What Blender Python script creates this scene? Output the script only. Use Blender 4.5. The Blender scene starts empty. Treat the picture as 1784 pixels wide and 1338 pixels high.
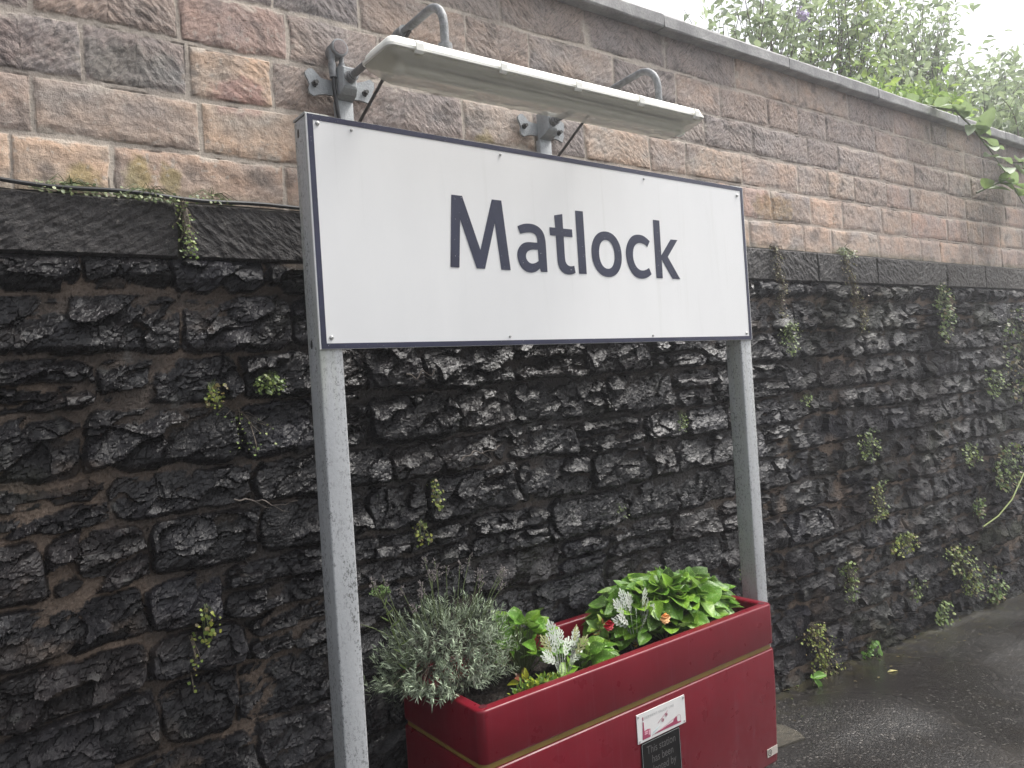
import bpy, math, random
import numpy as np
from mathutils import Vector, Matrix
SC = bpy.context.scene
COL = SC.collection
# ------------------------------------------------------------------ camera
YAW, PITCH, ROLL, FPX, CAMH = 0.6482, 0.00405, -0.06431, 1333.14, 1.55
fw = np.array([math.sin(YAW)*math.cos(PITCH), math.cos(YAW)*math.cos(PITCH), math.sin(PITCH)])
rt = np.array([math.cos(YAW), -math.sin(YAW), 0.0]); up = np.cross(rt, fw)
r2 = rt*math.cos(ROLL)+up*math.sin(ROLL); u2 = -rt*math.sin(ROLL)+up*math.cos(ROLL)
cam = bpy.data.objects.new('camera', bpy.data.cameras.new('camera')); COL.objects.link(cam)
cam.matrix_world = Matrix(((r2[0], u2[0], -fw[0], 0), (r2[1], u2[1], -fw[1], 0), (r2[2], u2[2], -fw[2], CAMH), (0, 0, 0, 1)))
cam.data.sensor_width = 36; cam.data.lens = FPX/1784*36; cam.data.clip_start = .05; cam.data.clip_end = 3000
SC.camera = cam
# ------------------------------------------------------------------ light
SUN_EL, SUN_AZ = math.radians(58), math.radians(106)      # azimuth measured clockwise from +Y (into the wall)
w = bpy.data.worlds.new("World"); SC.world = w; w.use_nodes = True
nt = w.node_tree; nt.nodes.clear()
sky = nt.nodes.new('ShaderNodeTexSky'); sky.sky_type = 'NISHITA'; sky.sun_disc = False
sky.sun_elevation = SUN_EL; sky.sun_rotation = SUN_AZ; sky.dust_density = 6; sky.air_density = 1.2; sky.ozone_density = 1.5
hs = nt.nodes.new('ShaderNodeHueSaturation'); hs.inputs['Saturation'].default_value = .22
bg = nt.nodes.new('ShaderNodeBackground'); bg.inputs[1].default_value = .15
wo = nt.nodes.new('ShaderNodeOutputWorld')
nt.links.new(sky.outputs[0], hs.inputs['Color']); nt.links.new(hs.outputs[0], bg.inputs[0]); nt.links.new(bg.outputs[0], wo.inputs[0])
sl = bpy.data.lights.new('sun', 'SUN'); sl.energy = 1.9; sl.angle = math.radians(18); sl.color = (1, .97, .92)
so = bpy.data.objects.new('sun', sl); COL.objects.link(so)
sd = Vector((math.sin(SUN_AZ)*math.cos(SUN_EL), math.cos(SUN_AZ)*math.cos(SUN_EL), math.sin(SUN_EL)))
so.rotation_euler = sd.to_track_quat('Z', 'Y').to_euler(); so.location = (4, -6, 9)
SC.view_settings.view_transform = 'Standard'; SC.view_settings.look = 'None'; SC.view_settings.exposure = 1.0; SC.view_settings.gamma = 1
SC.render.engine = 'CYCLES'; SC.cycles.use_denoising = True; SC.cycles.max_bounces = 6; SC.cycles.transparent_max_bounces = 12
random.seed(5); RNG = np.random.default_rng(11)
# ------------------------------------------------------------------ helpers
def tag(o, label=None, cat=None, group=None, kind=None):
    if label: o['label'] = label
    if cat: o['category'] = cat
    if group: o['group'] = group
    if kind: o['kind'] = kind
    return o
def empty(name, loc, label, cat, group=None):
    o = bpy.data.objects.new(name, None); COL.objects.link(o); o.location = loc; o.empty_display_size = .05
    return tag(o, label, cat, group)
def link(name, me, mat, parent=None, smooth=False):
    o = bpy.data.objects.new(name, me); COL.objects.link(o)
    if mat is not None: me.materials.append(mat)
    if smooth: me.polygons.foreach_set('use_smooth', np.ones(len(me.polygons), bool))
    if parent is not None:
        o.parent = parent
        if parent.type == 'EMPTY': o.matrix_parent_inverse = Matrix.Translation(-Vector(parent.location))
    return o
def mesh_np(name, V, F, attrs=None):
    """V (n,3); F list of lists or (m,k) array"""
    me = bpy.data.meshes.new(name)
    V = np.asarray(V, np.float32); me.vertices.add(len(V)); me.vertices.foreach_set('co', V.ravel())
    if isinstance(F, np.ndarray):
        idx = F.ravel().astype(np.int32); tot = np.full(len(F), F.shape[1], np.int32)
    else:
        tot = np.array([len(f) for f in F], np.int32); idx = np.array([i for f in F for i in f], np.int32)
    st = np.concatenate(([0], np.cumsum(tot)[:-1])).astype(np.int32)
    me.loops.add(len(idx)); me.loops.foreach_set('vertex_index', idx)
    me.polygons.add(len(tot)); me.polygons.foreach_set('loop_start', st); me.polygons.foreach_set('loop_total', tot)
    me.polygons.foreach_set('use_smooth', np.zeros(len(tot), bool)); me.update(calc_edges=True)
    for k, (t, a) in (attrs or {}).items():
        at = me.attributes.new(k, t, 'POINT'); a = np.asarray(a, np.float32)
        at.data.foreach_set({'FLOAT_COLOR': 'color', 'FLOAT_VECTOR': 'vector', 'FLOAT': 'value'}[t], a.ravel())
    return me
class MB:
    def __init__(s): s.v = []; s.f = []
    def add(s, V, F):
        b = len(s.v); s.v += [tuple(map(float, p)) for p in V]; s.f += [[i+b for i in f] for f in F]; return s
    def box(s, x0, x1, y0, y1, z0, z1, b=0.0):
        if b <= 0:
            V = [(x, y, z) for x in (x0, x1) for y in (y0, y1) for z in (z0, z1)]
            return s.add(V, [(0, 1, 3, 2), (4, 6, 7, 5), (0, 4, 5, 1), (2, 3, 7, 6), (0, 2, 6, 4), (1, 5, 7, 3)])
        L = [rrect(x0, x1, y0, y1, b, 3, z, i) for z, i in ((z0, b), (z0+b*.3, b*.3), (z0+b, 0), (z1-b, 0), (z1-b*.3, b*.3), (z1, b))]
        return s.loft(L, True)
    def loft(s, loops, caps=False, closed=True):
        n = len(loops[0]); V = [p for l in loops for p in l]; F = []
        for a in range(len(loops)-1):
            for i in range(n if closed else n-1):
                j = (i+1) % n; F.append((a*n+i, a*n+j, (a+1)*n+j, (a+1)*n+i))
        if caps: F.append(tuple(range(n-1, -1, -1))); F.append(tuple(range((len(loops)-1)*n, len(loops)*n)))
        return s.add(V, F)
    def tube(s, pts, r, n=8, caps=True):
        pts = [Vector(p) for p in pts]; rs = r if hasattr(r, '__len__') else [r]*len(pts)
        loops = []; prev = None
        for i, p in enumerate(pts):
            d = (pts[min(i+1, len(pts)-1)]-pts[max(i-1, 0)]).normalized()
            if prev is None:
                a = d.orthogonal().normalized()
            else:
                a = (prev-d*prev.dot(d)).normalized()
            prev = a; b = d.cross(a)
            loops.append([tuple(p+(a*math.cos(t)+b*math.sin(t))*rs[i]) for t in [2*math.pi*k/n for k in range(n)]])
        return s.loft(loops, caps)
    def prism(s, poly, y0, y1):
        n = len(poly); V = [(x, y0, z) for x, z in poly]+[(x, y1, z) for x, z in poly]
        return s.add(V, [tuple(range(n)), tuple(range(2*n-1, n-1, -1))]+[(i, i+n, (i+1) % n+n, (i+1) % n) for i in range(n)])
    def build(s, name, mat, parent=None, smooth=False, angle=None):
        me = mesh_np(name, np.array(s.v), s.f)
        o = link(name, me, mat, parent)
        if smooth:
            me.polygons.foreach_set('use_smooth', np.ones(len(me.polygons), bool))
            try: me.set_sharp_from_angle(angle=math.radians(angle or 40))
            except Exception: pass
        return o
def rrect(x0, x1, y0, y1, r, n, z, ins=0.0):
    x0 += ins; x1 -= ins; y0 += ins; y1 -= ins; r = max(r-ins, .0008); P = []
    for cx, cy, a in ((x1-r, y1-r, 0), (x0+r, y1-r, 90), (x0+r, y0+r, 180), (x1-r, y0+r, 270)):
        for k in range(n+1):
            t = math.radians(a+90*k/n); P.append((cx+r*math.cos(t), cy+r*math.sin(t), z))
    return P
# ---- 2-D noise in numpy
PERM = np.random.default_rng(3).permutation(4096).astype(np.int64)
def hsh(ix, iz, seed):
    return PERM[(PERM[(PERM[(ix+seed*131) & 4095]+iz) & 4095]+seed*17) & 4095]
def rnd(ix, iz, seed): return hsh(ix, iz, seed)/4096.0
def perlin(x, z, seed=0):
    ix = np.floor(x).astype(np.int64); iz = np.floor(z).astype(np.int64); fx = x-ix; fz = z-iz
    u = fx*fx*fx*(fx*(fx*6-15)+10); v = fz*fz*fz*(fz*(fz*6-15)+10)
    def g(a, b, dx, dz):
        t = hsh(a, b, seed)*(2*np.pi/4096); return np.cos(t)*dx+np.sin(t)*dz
    n00 = g(ix, iz, fx, fz); n10 = g(ix+1, iz, fx-1, fz); n01 = g(ix, iz+1, fx, fz-1); n11 = g(ix+1, iz+1, fx-1, fz-1)
    return ((n00*(1-u)+n10*u)*(1-v)+(n01*(1-u)+n11*u)*v)*1.4
def fbm(x, z, o=4, seed=0, gain=.5):
    s = 0; a = 1; t = 0
    for k in range(o): s = s+a*perlin(x*2**k, z*2**k, seed+k); t += a; a *= gain
    return s/t
def facet(x, z, seed, off, tilt, biasz=0.0):
    ix = np.floor(x).astype(np.int64); iz = np.floor(z).astype(np.int64)
    best = np.full(x.shape, 9.0); h = np.zeros(x.shape); cid = np.zeros(x.shape)
    for a in (-1, 0, 1):
        for b in (-1, 0, 1):
            cx = ix+a; cz = iz+b
            dx = x-(cx+rnd(cx, cz, seed)); dz = z-(cz+rnd(cx, cz, seed+1)); d = dx*dx+dz*dz; m = d < best
            hh = off*(rnd(cx, cz, seed+2)-.5)*2+tilt*((rnd(cx, cz, seed+3)-.5)*2*dx+((rnd(cx, cz, seed+4)-.5)*2+biasz)*dz)
            best = np.where(m, d, best); h = np.where(m, hh, h); cid = np.where(m, rnd(cx, cz, seed+5), cid)
    return h, cid
def sm(x, a, b):
    t = np.clip((x-a)/(b-a), 0, 1); return t*t*(3-2*t)
def mix(a, b, t): return a*(1-t[..., None])+b*t[..., None]
# ------------------------------------------------------------------ node materials
class NM:
    def __init__(s, name):
        s.m = bpy.data.materials.new(name); s.m.use_nodes = True; s.t = s.m.node_tree; s.t.nodes.clear()
        s.out = s.n('ShaderNodeOutputMaterial'); s.p = s.n('ShaderNodeBsdfPrincipled'); s.l(s.p.outputs[0], s.out.inputs[0])
    def n(s, k, **kw):
        x = s.t.nodes.new(k)
        for a, b in kw.items(): setattr(x, a, b)
        return x
    def l(s, a, b): s.t.links.new(a, b)
    def inp(s, node, k, v):
        if hasattr(v, 'links') or isinstance(v, bpy.types.NodeSocket): s.l(v, node.inputs[k])
        else: node.inputs[k].default_value = v
    def set(s, **kw):
        for k, v in kw.items():
            if isinstance(v, (tuple, list)) and len(v) == 3: v = (*v, 1)
            s.inp(s.p, {'color': 'Base Color', 'rough': 'Roughness', 'metal': 'Metallic', 'normal': 'Normal', 'spec': 'Specular IOR Level', 'coat': 'Coat Weight', 'coatr': 'Coat Roughness'}.get(k, k), v)
        return s
    def obj(s): return s.n('ShaderNodeTexCoord').outputs['Object']
    def attr(s, n, o='Color'): return s.n('ShaderNodeAttribute', attribute_name=n).outputs[o]
    def mapv(s, v, sc): 
        m = s.n('ShaderNodeMapping'); s.l(v, m.inputs[0]); m.inputs['Scale'].default_value = sc; return m.outputs[0]
    def mapr(s, v, r):
        m = s.n('ShaderNodeMapping'); s.l(v, m.inputs[0]); m.inputs['Rotation'].default_value = r; return m.outputs[0]
    def noise(s, v, scale, detail=4, rough=.55, dist=0.0):
        x = s.n('ShaderNodeTexNoise'); s.l(v, x.inputs['Vector']); x.inputs['Scale'].default_value = scale; x.inputs['Detail'].default_value = detail
        x.inputs['Roughness'].default_value = rough; x.inputs['Distortion'].default_value = dist; return x.outputs['Fac']
    def vor(s, v, scale, o='Distance', feature='F1'):
        x = s.n('ShaderNodeTexVoronoi', feature=feature); s.l(v, x.inputs['Vector']); x.inputs['Scale'].default_value = scale; return x.outputs[o]
    def ramp(s, f, stops):
        x = s.n('ShaderNodeValToRGB'); s.l(f, x.inputs[0]); e = x.color_ramp.elements
        while len(e) < len(stops): e.new(.5)
        for i, (p, c) in enumerate(stops):
            e[i].position = p; e[i].color = (c, c, c, 1) if not hasattr(c, '__len__') else (*c[:3], 1)
        return x.outputs[0]
    def mixc(s, f, a, b, mode='MIX'):
        x = s.n('ShaderNodeMix', data_type='RGBA', blend_type=mode)
        for k, v in ((0, f), (6, a), (7, b)):
            if isinstance(v, (tuple, list)) and len(v) == 3: v = (*v, 1)
            s.inp(x, k, v)
        return x.outputs[2]
    def math(s, op, a, b=0.0):
        x = s.n('ShaderNodeMath', operation=op); s.inp(x, 0, a); s.inp(x, 1, b); return x.outputs[0]
    def bump(s, h, dist, strength=1.0, prev=None):
        x = s.n('ShaderNodeBump'); s.inp(x, 'Height', h); x.inputs['Distance'].default_value = dist; s.inp(x, 'Strength', strength)
        if prev is not None: s.l(prev, x.inputs['Normal'])
        return x.outputs[0]
def simple(name, col, rough=.5, metal=0.0, var=.12, scale=30, bump=0.0, spec=.5):
    n = NM(name); o = n.obj(); f = n.noise(o, scale, 5)
    c = n.mixc(n.ramp(f, [(.3, 0), (.7, 1)]), tuple(x*(1-var) for x in col), tuple(min(1, x*(1+var)) for x in col))
    n.set(color=c, rough=rough, metal=metal, spec=spec)
    if bump: n.set(normal=n.bump(n.noise(o, scale*4, 4), bump))
    return n.m
def leafmat(name, rough=.45, trans=.3, spots=False, nscale=60, spec=.4):
    n = NM(name); o = n.obj(); c = n.attr('Col')
    f = n.noise(o, nscale, 3); c = n.mixc(.35, c, n.mixc(n.ramp(f, [(.3, .35), (.75, 1.0)]), (0, 0, 0), c), 'MIX')
    if spots:
        sp = n.ramp(n.noise(o, 170, 2), [(.56, 0), (.66, 1)]); c = n.mixc(n.math('MULTIPLY', sp, .5), c, (.42, .55, .2))
    n.set(color=c, rough=rough, spec=spec, normal=n.bump(n.noise(o, 180, 2), .0012))
    tr = n.n('ShaderNodeBsdfTranslucent'); n.l(n.mixc(.3, c, (.42, .55, .18), 'MIX') if name != 'silver leaf' else c, tr.inputs[0])
    ms = n.n('ShaderNodeMixShader'); ms.inputs[0].default_value = trans; n.l(n.p.outputs[0], ms.inputs[1]); n.l(tr.outputs[0], ms.inputs[2]); n.l(ms.outputs[0], n.out.inputs[0])
    return n.m

# ---- stone materials
def rubble_mat():
    n = NM('wet rubble stone'); o = n.obj(); c = n.attr('Col'); mo = n.attr('mort', 'Fac'); wet = n.attr('wet', 'Fac')
    f1 = n.noise(o, 22, 6, .62); f2 = n.noise(o, 95, 5, .65); f3 = n.vor(o, 210)
    c2 = n.mixc(n.ramp(f2, [(.32, 0), (.68, 1)]), n.mixc(.55, c, (0.004, .004, .004)), n.mixc(.10, c, (.10, .09, .085)))
    sp = n.ramp(n.noise(o, 260, 2, .5), [(.70, 0), (.76, 1)]); c2 = n.mixc(n.math('MULTIPLY', sp, .55), c2, (.33, .31, .28))
    ro = n.math('SUBTRACT', n.math('ADD', n.ramp(f1, [(.3, .24), (.7, .52)]), n.math('MULTIPLY', mo, .35)), n.math('MULTIPLY', wet, .14))
    rn = n.n('ShaderNodeTexNoise', noise_type='RIDGED_MULTIFRACTAL'); n.l(n.mapv(n.mapr(o, (0, .45, 0)), (.6, 1, 1.5)), rn.inputs['Vector']); rn.inputs['Scale'].default_value = 26; rn.inputs['Detail'].default_value = 7; rn.inputs['Roughness'].default_value = .6
    b = n.bump(rn.outputs['Fac'], .0015)
    b = n.bump(f2, .0026, 1.0, b); b = n.bump(n.noise(o, 420, 3), .0012, n.math('ADD', n.math('MULTIPLY', mo, .8), .45), b)
    n.set(color=c2, rough=ro, spec=n.math('MULTIPLY', n.ramp(f1, [(.35, .2), (.65, .5)]), wet), normal=b); return n.m
def ashlar_mat(name='tooled sandstone', dark=False):
    n = NM(name); o = n.obj(); c = n.attr('Col'); mo = n.attr('mort', 'Fac'); tc = n.attr('tc', 'Vector'); tl = n.attr('tool', 'Fac')
    f2 = n.noise(o, 120, 6, .7); f1 = n.noise(o, 26, 6, .65)
    tool = n.noise(n.mapv(tc, (34, 112, 1)), 1.0, 4, .62, .2)
    c2 = n.mixc(n.ramp(f2, [(.25, 0), (.75, 1)]), n.mixc(.36, c, (.03, .026, .024)), n.mixc(.06 if dark else .2, c, (.6, .52, .45)))
    c2 = n.mixc(n.math('MULTIPLY', n.ramp(f1, [(.34, .7), (.5, 0)]), .38), c2, (.06, .052, .05))
    dk = n.math('MULTIPLY', n.ramp(tool, [(.36, 1), (.5, 0)]), n.math('MULTIPLY', tl, .42)); c2 = n.mixc(dk, c2, (.03, .03, .032))
    sp = n.ramp(n.noise(o, 75, 3, .6), [(.63, 0), (.70, 1)]); c2 = n.mixc(n.math('MULTIPLY', sp, .18 if dark else .4), c2, (.48, .44, .38))
    b = n.bump(tool, .009 if dark else .006, tl); b = n.bump(f1, .006, .7, b); b = n.bump(f2, .0042, .9, b)
    b = n.bump(n.noise(o, 380, 3), .0016, .9, b)
    n.set(color=c2, rough=n.ramp(f1, [(.3, .42 if dark else .55), (.7, .8)]), spec=.35, normal=b); return n.m
M = {}
M['rubble'] = rubble_mat(); M['ashlar'] = ashlar_mat(); M['string'] = ashlar_mat('black tooled stone', True)
def coping_mat():
    n = NM('coping stone'); o = n.obj(); f = n.noise(o, 9, 6, .6); g = n.noise(o, 90, 5, .7)
    c = n.mixc(n.ramp(f, [(.35, 0), (.7, 1)]), (.24, .235, .235), (.42, .41, .40)); c = n.mixc(n.ramp(g, [(.3, .4), (.6, 0)]), c, (.12, .12, .125))
    n.set(color=c, rough=.75, normal=n.bump(g, .003)); return n.m
M['coping'] = coping_mat()
def asphalt_mat():
    n = NM('wet asphalt'); o = n.obj(); f = n.noise(o, .75, 3, .5, .3); v = n.vor(o, 120); g = n.noise(o, 190, 3, .6); col = n.vor(o, 120, 'Color')
    wetm = n.ramp(f, [(.38, .9), (.62, .0)])
    sp = n.n('ShaderNodeSeparateColor'); n.l(col, sp.inputs[0])
    agg = n.ramp(sp.outputs[0], [(.0, (.006, .0056, .0056)), (.6, (.016, .0148, .0145)), (.93, (.034, .031, .029)), (1, (.13, .12, .11))])
    c = n.mixc(n.math('MULTIPLY', wetm, .6), agg, (.013, .011, .010))
    c = n.mixc(n.ramp(n.noise(o, 5, 4), [(.55, 0), (.8, .35)]), c, (.035, .028, .02))
    sy_ = n.n('ShaderNodeSeparateXYZ'); n.l(o, sy_.inputs[0]); ft = n.math('MULTIPLY', n.ramp(n.math('MULTIPLY', n.math('SUBTRACT', sy_.outputs[1], 2.0), 2.5), [(.1, 0), (.85, 1)]), n.ramp(n.noise(o, 11, 5, .6), [(.42, 0), (.6, 1)]))
    c = n.mixc(n.math('MULTIPLY', ft, .8), c, (.040, .036, .018))
    r = n.math('ADD', n.math('MULTIPLY', wetm, -.28), .42)
    st = n.math('SUBTRACT', 1.0, n.math('MULTIPLY', wetm, .72))
    b = n.bump(n.math('SUBTRACT', 1.0, v), .0020, st); b = n.bump(g, .0012, st, b)
    n.set(color=c, rough=r, spec=.5, normal=b); return n.m
M['asphalt'] = asphalt_mat()
M['concrete'] = simple('mossy concrete', (.045, .039, .028), .85, 0, .4, 40, .004)
M['bank'] = simple('soil bank', (.05, .045, .03), .9, 0, .3, 6, .02)
def red_mat():
    n = NM('dark red paint'); o = n.obj(); st = n.noise(n.mapv(o, (95, 95, 2.5)), 1.0, 4, .6); f = n.noise(o, 5, 3)
    c = n.mixc(n.ramp(f, [(.3, 0), (.7, 1)]), (.118, .0038, .0105), (.145, .0052, .014))
    c = n.mixc(n.ramp(st, [(.55, 0), (.78, .45)]), c, (.17, .045, .06)); c = n.mixc(n.ramp(n.noise(o, 55, 3), [(.72, 0), (.78, .4)]), c, (.05, .02, .015))
    n.set(color=c, rough=n.ramp(n.noise(o, 14, 4), [(.3, .25), (.7, .40)]), spec=.3, normal=n.bump(n.noise(o, 7, 2), .003)); return n.m
M['red'] = red_mat()
M['gold'] = simple('dull gold paint', (.21, .135, .030), .45, 0, .15, 25)
M['capred'] = simple('dark red plastic cap', (.065, .006, .012), .45, 0, .1, 25)
M['soil'] = simple('potting soil', (.022, .015, .011), .9, 0, .5, 90, .01)
def post_mat():
    n = NM('weathered grey post paint'); o = n.obj(); big = n.noise(n.mapv(o, (3, 3, .9)), 2.4, 4, .6)
    s = n.ramp(n.noise(n.mapv(o, (1, 1, .6)), 190, 3, .7), [(.53, 0), (.60, 1)]); edge = n.ramp(n.noise(n.mapv(o, (14, 14, 1.1)), 1.6, 5, .7), [(.40, 0), (.58, 1)])
    gr = n.ramp(n.noise(n.mapv(o, (16, 16, .8)), 1.3, 3), [(.5, 0), (.72, .6)])
    sep = n.n('ShaderNodeSeparateXYZ'); n.l(o, sep.inputs[0]); hi = n.ramp(n.math('MULTIPLY', n.math('SUBTRACT', sep.outputs[2], 1.0), 1.2), [(.15, 0), (.95, 1)])
    c = n.mixc(n.ramp(big, [(.3, 0), (.7, 1)]), (.34, .35, .36), (.44, .45, .46))
    c = n.mixc(n.math('MULTIPLY', gr, n.math('ADD', n.math('MULTIPLY', hi, .8), .12)), c, (.24, .26, .16))
    c = n.mixc(n.math('MULTIPLY', s, n.math('ADD', n.math('MULTIPLY', edge, .68), .09)), c, (.05, .052, .045))
    n.set(color=c, rough=.5, spec=.4, normal=n.bump(n.noise(o, 90, 4), .001)); return n.m
M['post'] = post_mat()
def panel_mat():
    n = NM('white sign enamel'); o = n.obj(); f = n.noise(n.mapv(o, (2.5, 1, .7)), 2.0, 4, .6); sp = n.ramp(n.noise(o, 160, 2), [(.775, 0), (.79, 1)])
    c = n.mixc(n.ramp(f, [(.3, 0), (.7, 1)]), (.77, .77, .768), (.81, .81, .805)); c = n.mixc(n.ramp(n.noise(n.mapv(o, (26, 1, 1.2)), 1.0, 4, .6), [(.58, 0), (.8, .22)]), c, (.52, .52, .48)); c = n.mixc(n.math('MULTIPLY', sp, .35), c, (.4, .4, .38))
    n.set(color=c, rough=.75, spec=.12); return n.m
M['panel'] = panel_mat()
def ink_mat(name, col):
    n = NM(name); o = n.obj(); sp = n.ramp(n.noise(o, 210, 2), [(.735, 0), (.75, 1)]); f = n.noise(o, 12, 4)
    c = n.mixc(n.ramp(f, [(.3, 0), (.7, 1)]), tuple(x*.85 for x in col), tuple(x*1.15 for x in col)); c = n.mixc(sp, c, (.6, .6, .62)); n.set(color=c, rough=.4, spec=.4); return n.m
M['navy'] = ink_mat('navy lettering', (.020, .024, .055)); M['navy2'] = ink_mat('navy border', (.024, .026, .058))
M['galv'] = simple('weathered grey metal', (.20, .205, .21), .55, .1, .3, 60, .002)
M['plate'] = simple('grey painted cast iron', (.30, .315, .325), .5, 0, .14, 45, .002)
M['bolt'] = simple('dark bolt', (.06, .058, .055), .5, .4, .3, 90)
M['darkmetal'] = simple('dark grey rod', (.085, .08, .078), .5, .3, .25, 60)
M['lampbody'] = simple('cream lamp housing', (.81, .80, .74), .42, 0, .07, 14)
M['tube'] = simple('fluorescent tube off', (.75, .74, .68), .3, 0, .03, 14)
M['cable'] = simple('black cable', (.012, .012, .013), .45, 0, .2, 40)
M['box'] = simple('weathered junction lid', (.19, .155, .15), .75, 0, .35, 130, .002)
def diff_mat():
    n = NM('dusty clear diffuser'); o = n.obj(); f = n.noise(n.mapv(o, (1, 1, 1)), 24, 5, .6)
    n.set(color=n.mixc(n.ramp(f, [(.3, 0), (.7, 1)]), (.60, .59, .56), (.70, .69, .65)), rough=.3, spec=.5)
    tr = n.n('ShaderNodeBsdfTransparent'); tr.inputs[0].default_value = (.93, .92, .88, 1); tl = n.n('ShaderNodeBsdfTranslucent'); tl.inputs[0].default_value = (.85, .84, .80, 1)
    m1 = n.n('ShaderNodeMixShader'); m1.inputs[0].default_value = .35; n.l(n.p.outputs[0], m1.inputs[1]); n.l(tl.outputs[0], m1.inputs[2])
    m2 = n.n('ShaderNodeMixShader'); m2.inputs[0].default_value = .64; n.l(m1.outputs[0], m2.inputs[1]); n.l(tr.outputs[0], m2.inputs[2]); n.l(m2.outputs[0], n.out.inputs[0]); return n.m
M['diffuser'] = diff_mat()
M['white'] = simple('white plaque', (.62, .61, .60), .6, 0, .03, 30, spec=.2)
M['crimson'] = simple('crimson print', (.30, .05, .10), .4, 0, .1, 60); M['pink'] = simple('pale pink print', (.60, .32, .38), .4, 0, .05, 60)
M['paleblue'] = simple('pale blue print', (.42, .56, .58), .4, 0, .05, 60); M['greyink'] = simple('grey print', (.32, .33, .33), .4, 0, .05, 60)
M['blackplate'] = simple('black plate', (.010, .0095, .0095), .6, 0, .2, 60, spec=.12); M['plateink'] = simple('dull grey lettering', (.085, .08, .08), .4, 0, .1, 80)
M['steel'] = simple('steel screw', (.45, .45, .44), .35, .7, .2, 90)
M['sticker'] = simple('pale sticker', (.42, .38, .34), .5, 0, .12, 140)
M['leaf'] = leafmat('green leaf', .42, .28); M['bigleaf'] = leafmat('spotted leaf', .38, .25, True, 40); M['lav'] = leafmat('grey green needle leaf', .6, .15)
M['silver'] = leafmat('silver leaf', .75, .12); M['bush'] = leafmat('shrub leaf', .5, .42, False, 12, .4)
M['stem'] = simple('green stem', (.10, .13, .05), .6, 0, .2, 60); M['twig'] = simple('brown twig', (.10, .08, .06), .8, 0, .3, 60); M['silverstem'] = simple('silver stem', (.38, .40, .36), .8, 0, .1, 60)
M['lavhead'] = simple('dry flower head', (.16, .14, .135), .85, 0, .3, 200)
M['petalred'] = simple('red petal', (.42, .006, .02), .45, 0, .2, 120); M['petalpeach'] = simple('peach petal', (.85, .48, .2), .5, 0, .1, 120); M['petalpurple'] = simple('purple petal', (.62, .52, .74), .6, 0, .15, 60)
M['root'] = simple('dry root', (.14, .12, .105), .8, 0, .3, 80)
# ------------------------------------------------------------------ ground
D = 2.36
DR = .011                                   # the courses climb gently along the wall
def gz(x, y):
    x = np.asarray(x, float); y = np.asarray(y, float)
    z = -.098*np.clip(y-1.84, 0, .56)-.015*np.clip(y-1.84, -3, 0)*-1-.0512*np.clip(x-2.63, 0, 14)
    return z
gx = np.concatenate((np.linspace(-28, -6, 14), np.linspace(-5, 1.9, 30), np.linspace(2, 8, 241), np.linspace(8.2, 20, 40), np.linspace(24, 58, 14)))
gy = np.concatenate((np.linspace(-28, -8, 14), np.linspace(-7, .9, 30), np.linspace(1, 2.6, 81)))
X, Y = np.meshgrid(gx, gy, indexing='ij')
Z = gz(X, Y)+.006*fbm(X*2.2, Y*2.2, 4, 7)*((X > 1) & (X < 12))
Z += .022*sm(Y, 2.26, 2.36)*(X > 2.5)*(.6+.8*perlin(X*3, Y*0+.5, 5))
n0, n1 = X.shape; I = np.arange(n0*n1).reshape(n0, n1)
Fq = np.stack((I[:-1, :-1], I[1:, :-1], I[1:, 1:], I[:-1, 1:]), -1).reshape(-1, 4)
g = link('ground', mesh_np('ground', np.stack((X, Y, Z), -1).reshape(-1, 3), Fq), M['asphalt'], smooth=True); tag(g, 'dark wet asphalt platform surface', None, None, 'structure')
# ------------------------------------------------------------------ the wall
def xgrid():
    xs = [-1.0]
    while xs[-1] < 9.5: xs.append(xs[-1]+min(.0034*(1+(max(xs[-1], 0)/2.5)**2), .0105))
    return np.concatenate((np.linspace(-7, -1.03, 160), xs, np.linspace(9.55, 22, 260)))
XS = xgrid()
def sheet(zs, H, y0=D):
    """H (nx,nz) relief towards -Y; zs (nz) world heights above the climbing course line"""
    Xg, Zg = np.meshgrid(XS, zs, indexing='ij')
    V = np.stack((Xg, y0-H, Zg+DR*Xg), -1).reshape(-1, 3); a, b = Xg.shape; I = np.arange(a*b).reshape(a, b)
    return V, np.stack((I[:-1, :-1], I[1:, :-1], I[1:, 1:], I[:-1, 1:]), -1).reshape(-1, 4)
def rows_layout(Xg, Zg, cuts, seed, lo, hi, fixed=None):
    """coursed blocks: returns row index, stone hash, edge distances (x,z) and position inside the block"""
    r = np.clip(np.searchsorted(cuts, Zg)-1, 0, len(cuts)-2); cut = np.array(cuts)
    dz = np.minimum(Zg-cut[r], cut[r+1]-Zg); vz = (Zg-cut[r])/(cut[r+1]-cut[r])
    dx = np.zeros_like(Zg); sid = np.zeros(Zg.shape, np.int64); ux = np.zeros_like(Zg)
    R = np.random.default_rng(seed)
    for k in range(len(cuts)-1):
        f = (fixed or {}).get(k, [])
        js = [-8.0+R.uniform(0, .4)]
        lim = f[0] if f else 99
        while js[-1] < 24:
            nx = js[-1]+R.uniform(lo, hi)
            if f and js[-1] < lim <= nx+.12: js += [v for v in f]; lim = 99; continue
            js.append(nx)
        js = np.array(js); m = r == k; xx = Xg[m]; j = np.clip(np.searchsorted(js, xx)-1, 0, len(js)-2)
        dx[m] = np.minimum(xx-js[j], js[j+1]-xx); sid[m] = j+k*977; ux[m] = (xx-js[j])/(js[j+1]-js[j])
    return r, sid, dx, dz, ux, vz
wall = empty('retaining_wall', (3, D, 0), 'long old stone wall with dark wet rubble base and tooled sandstone courses above', 'wall')
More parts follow.
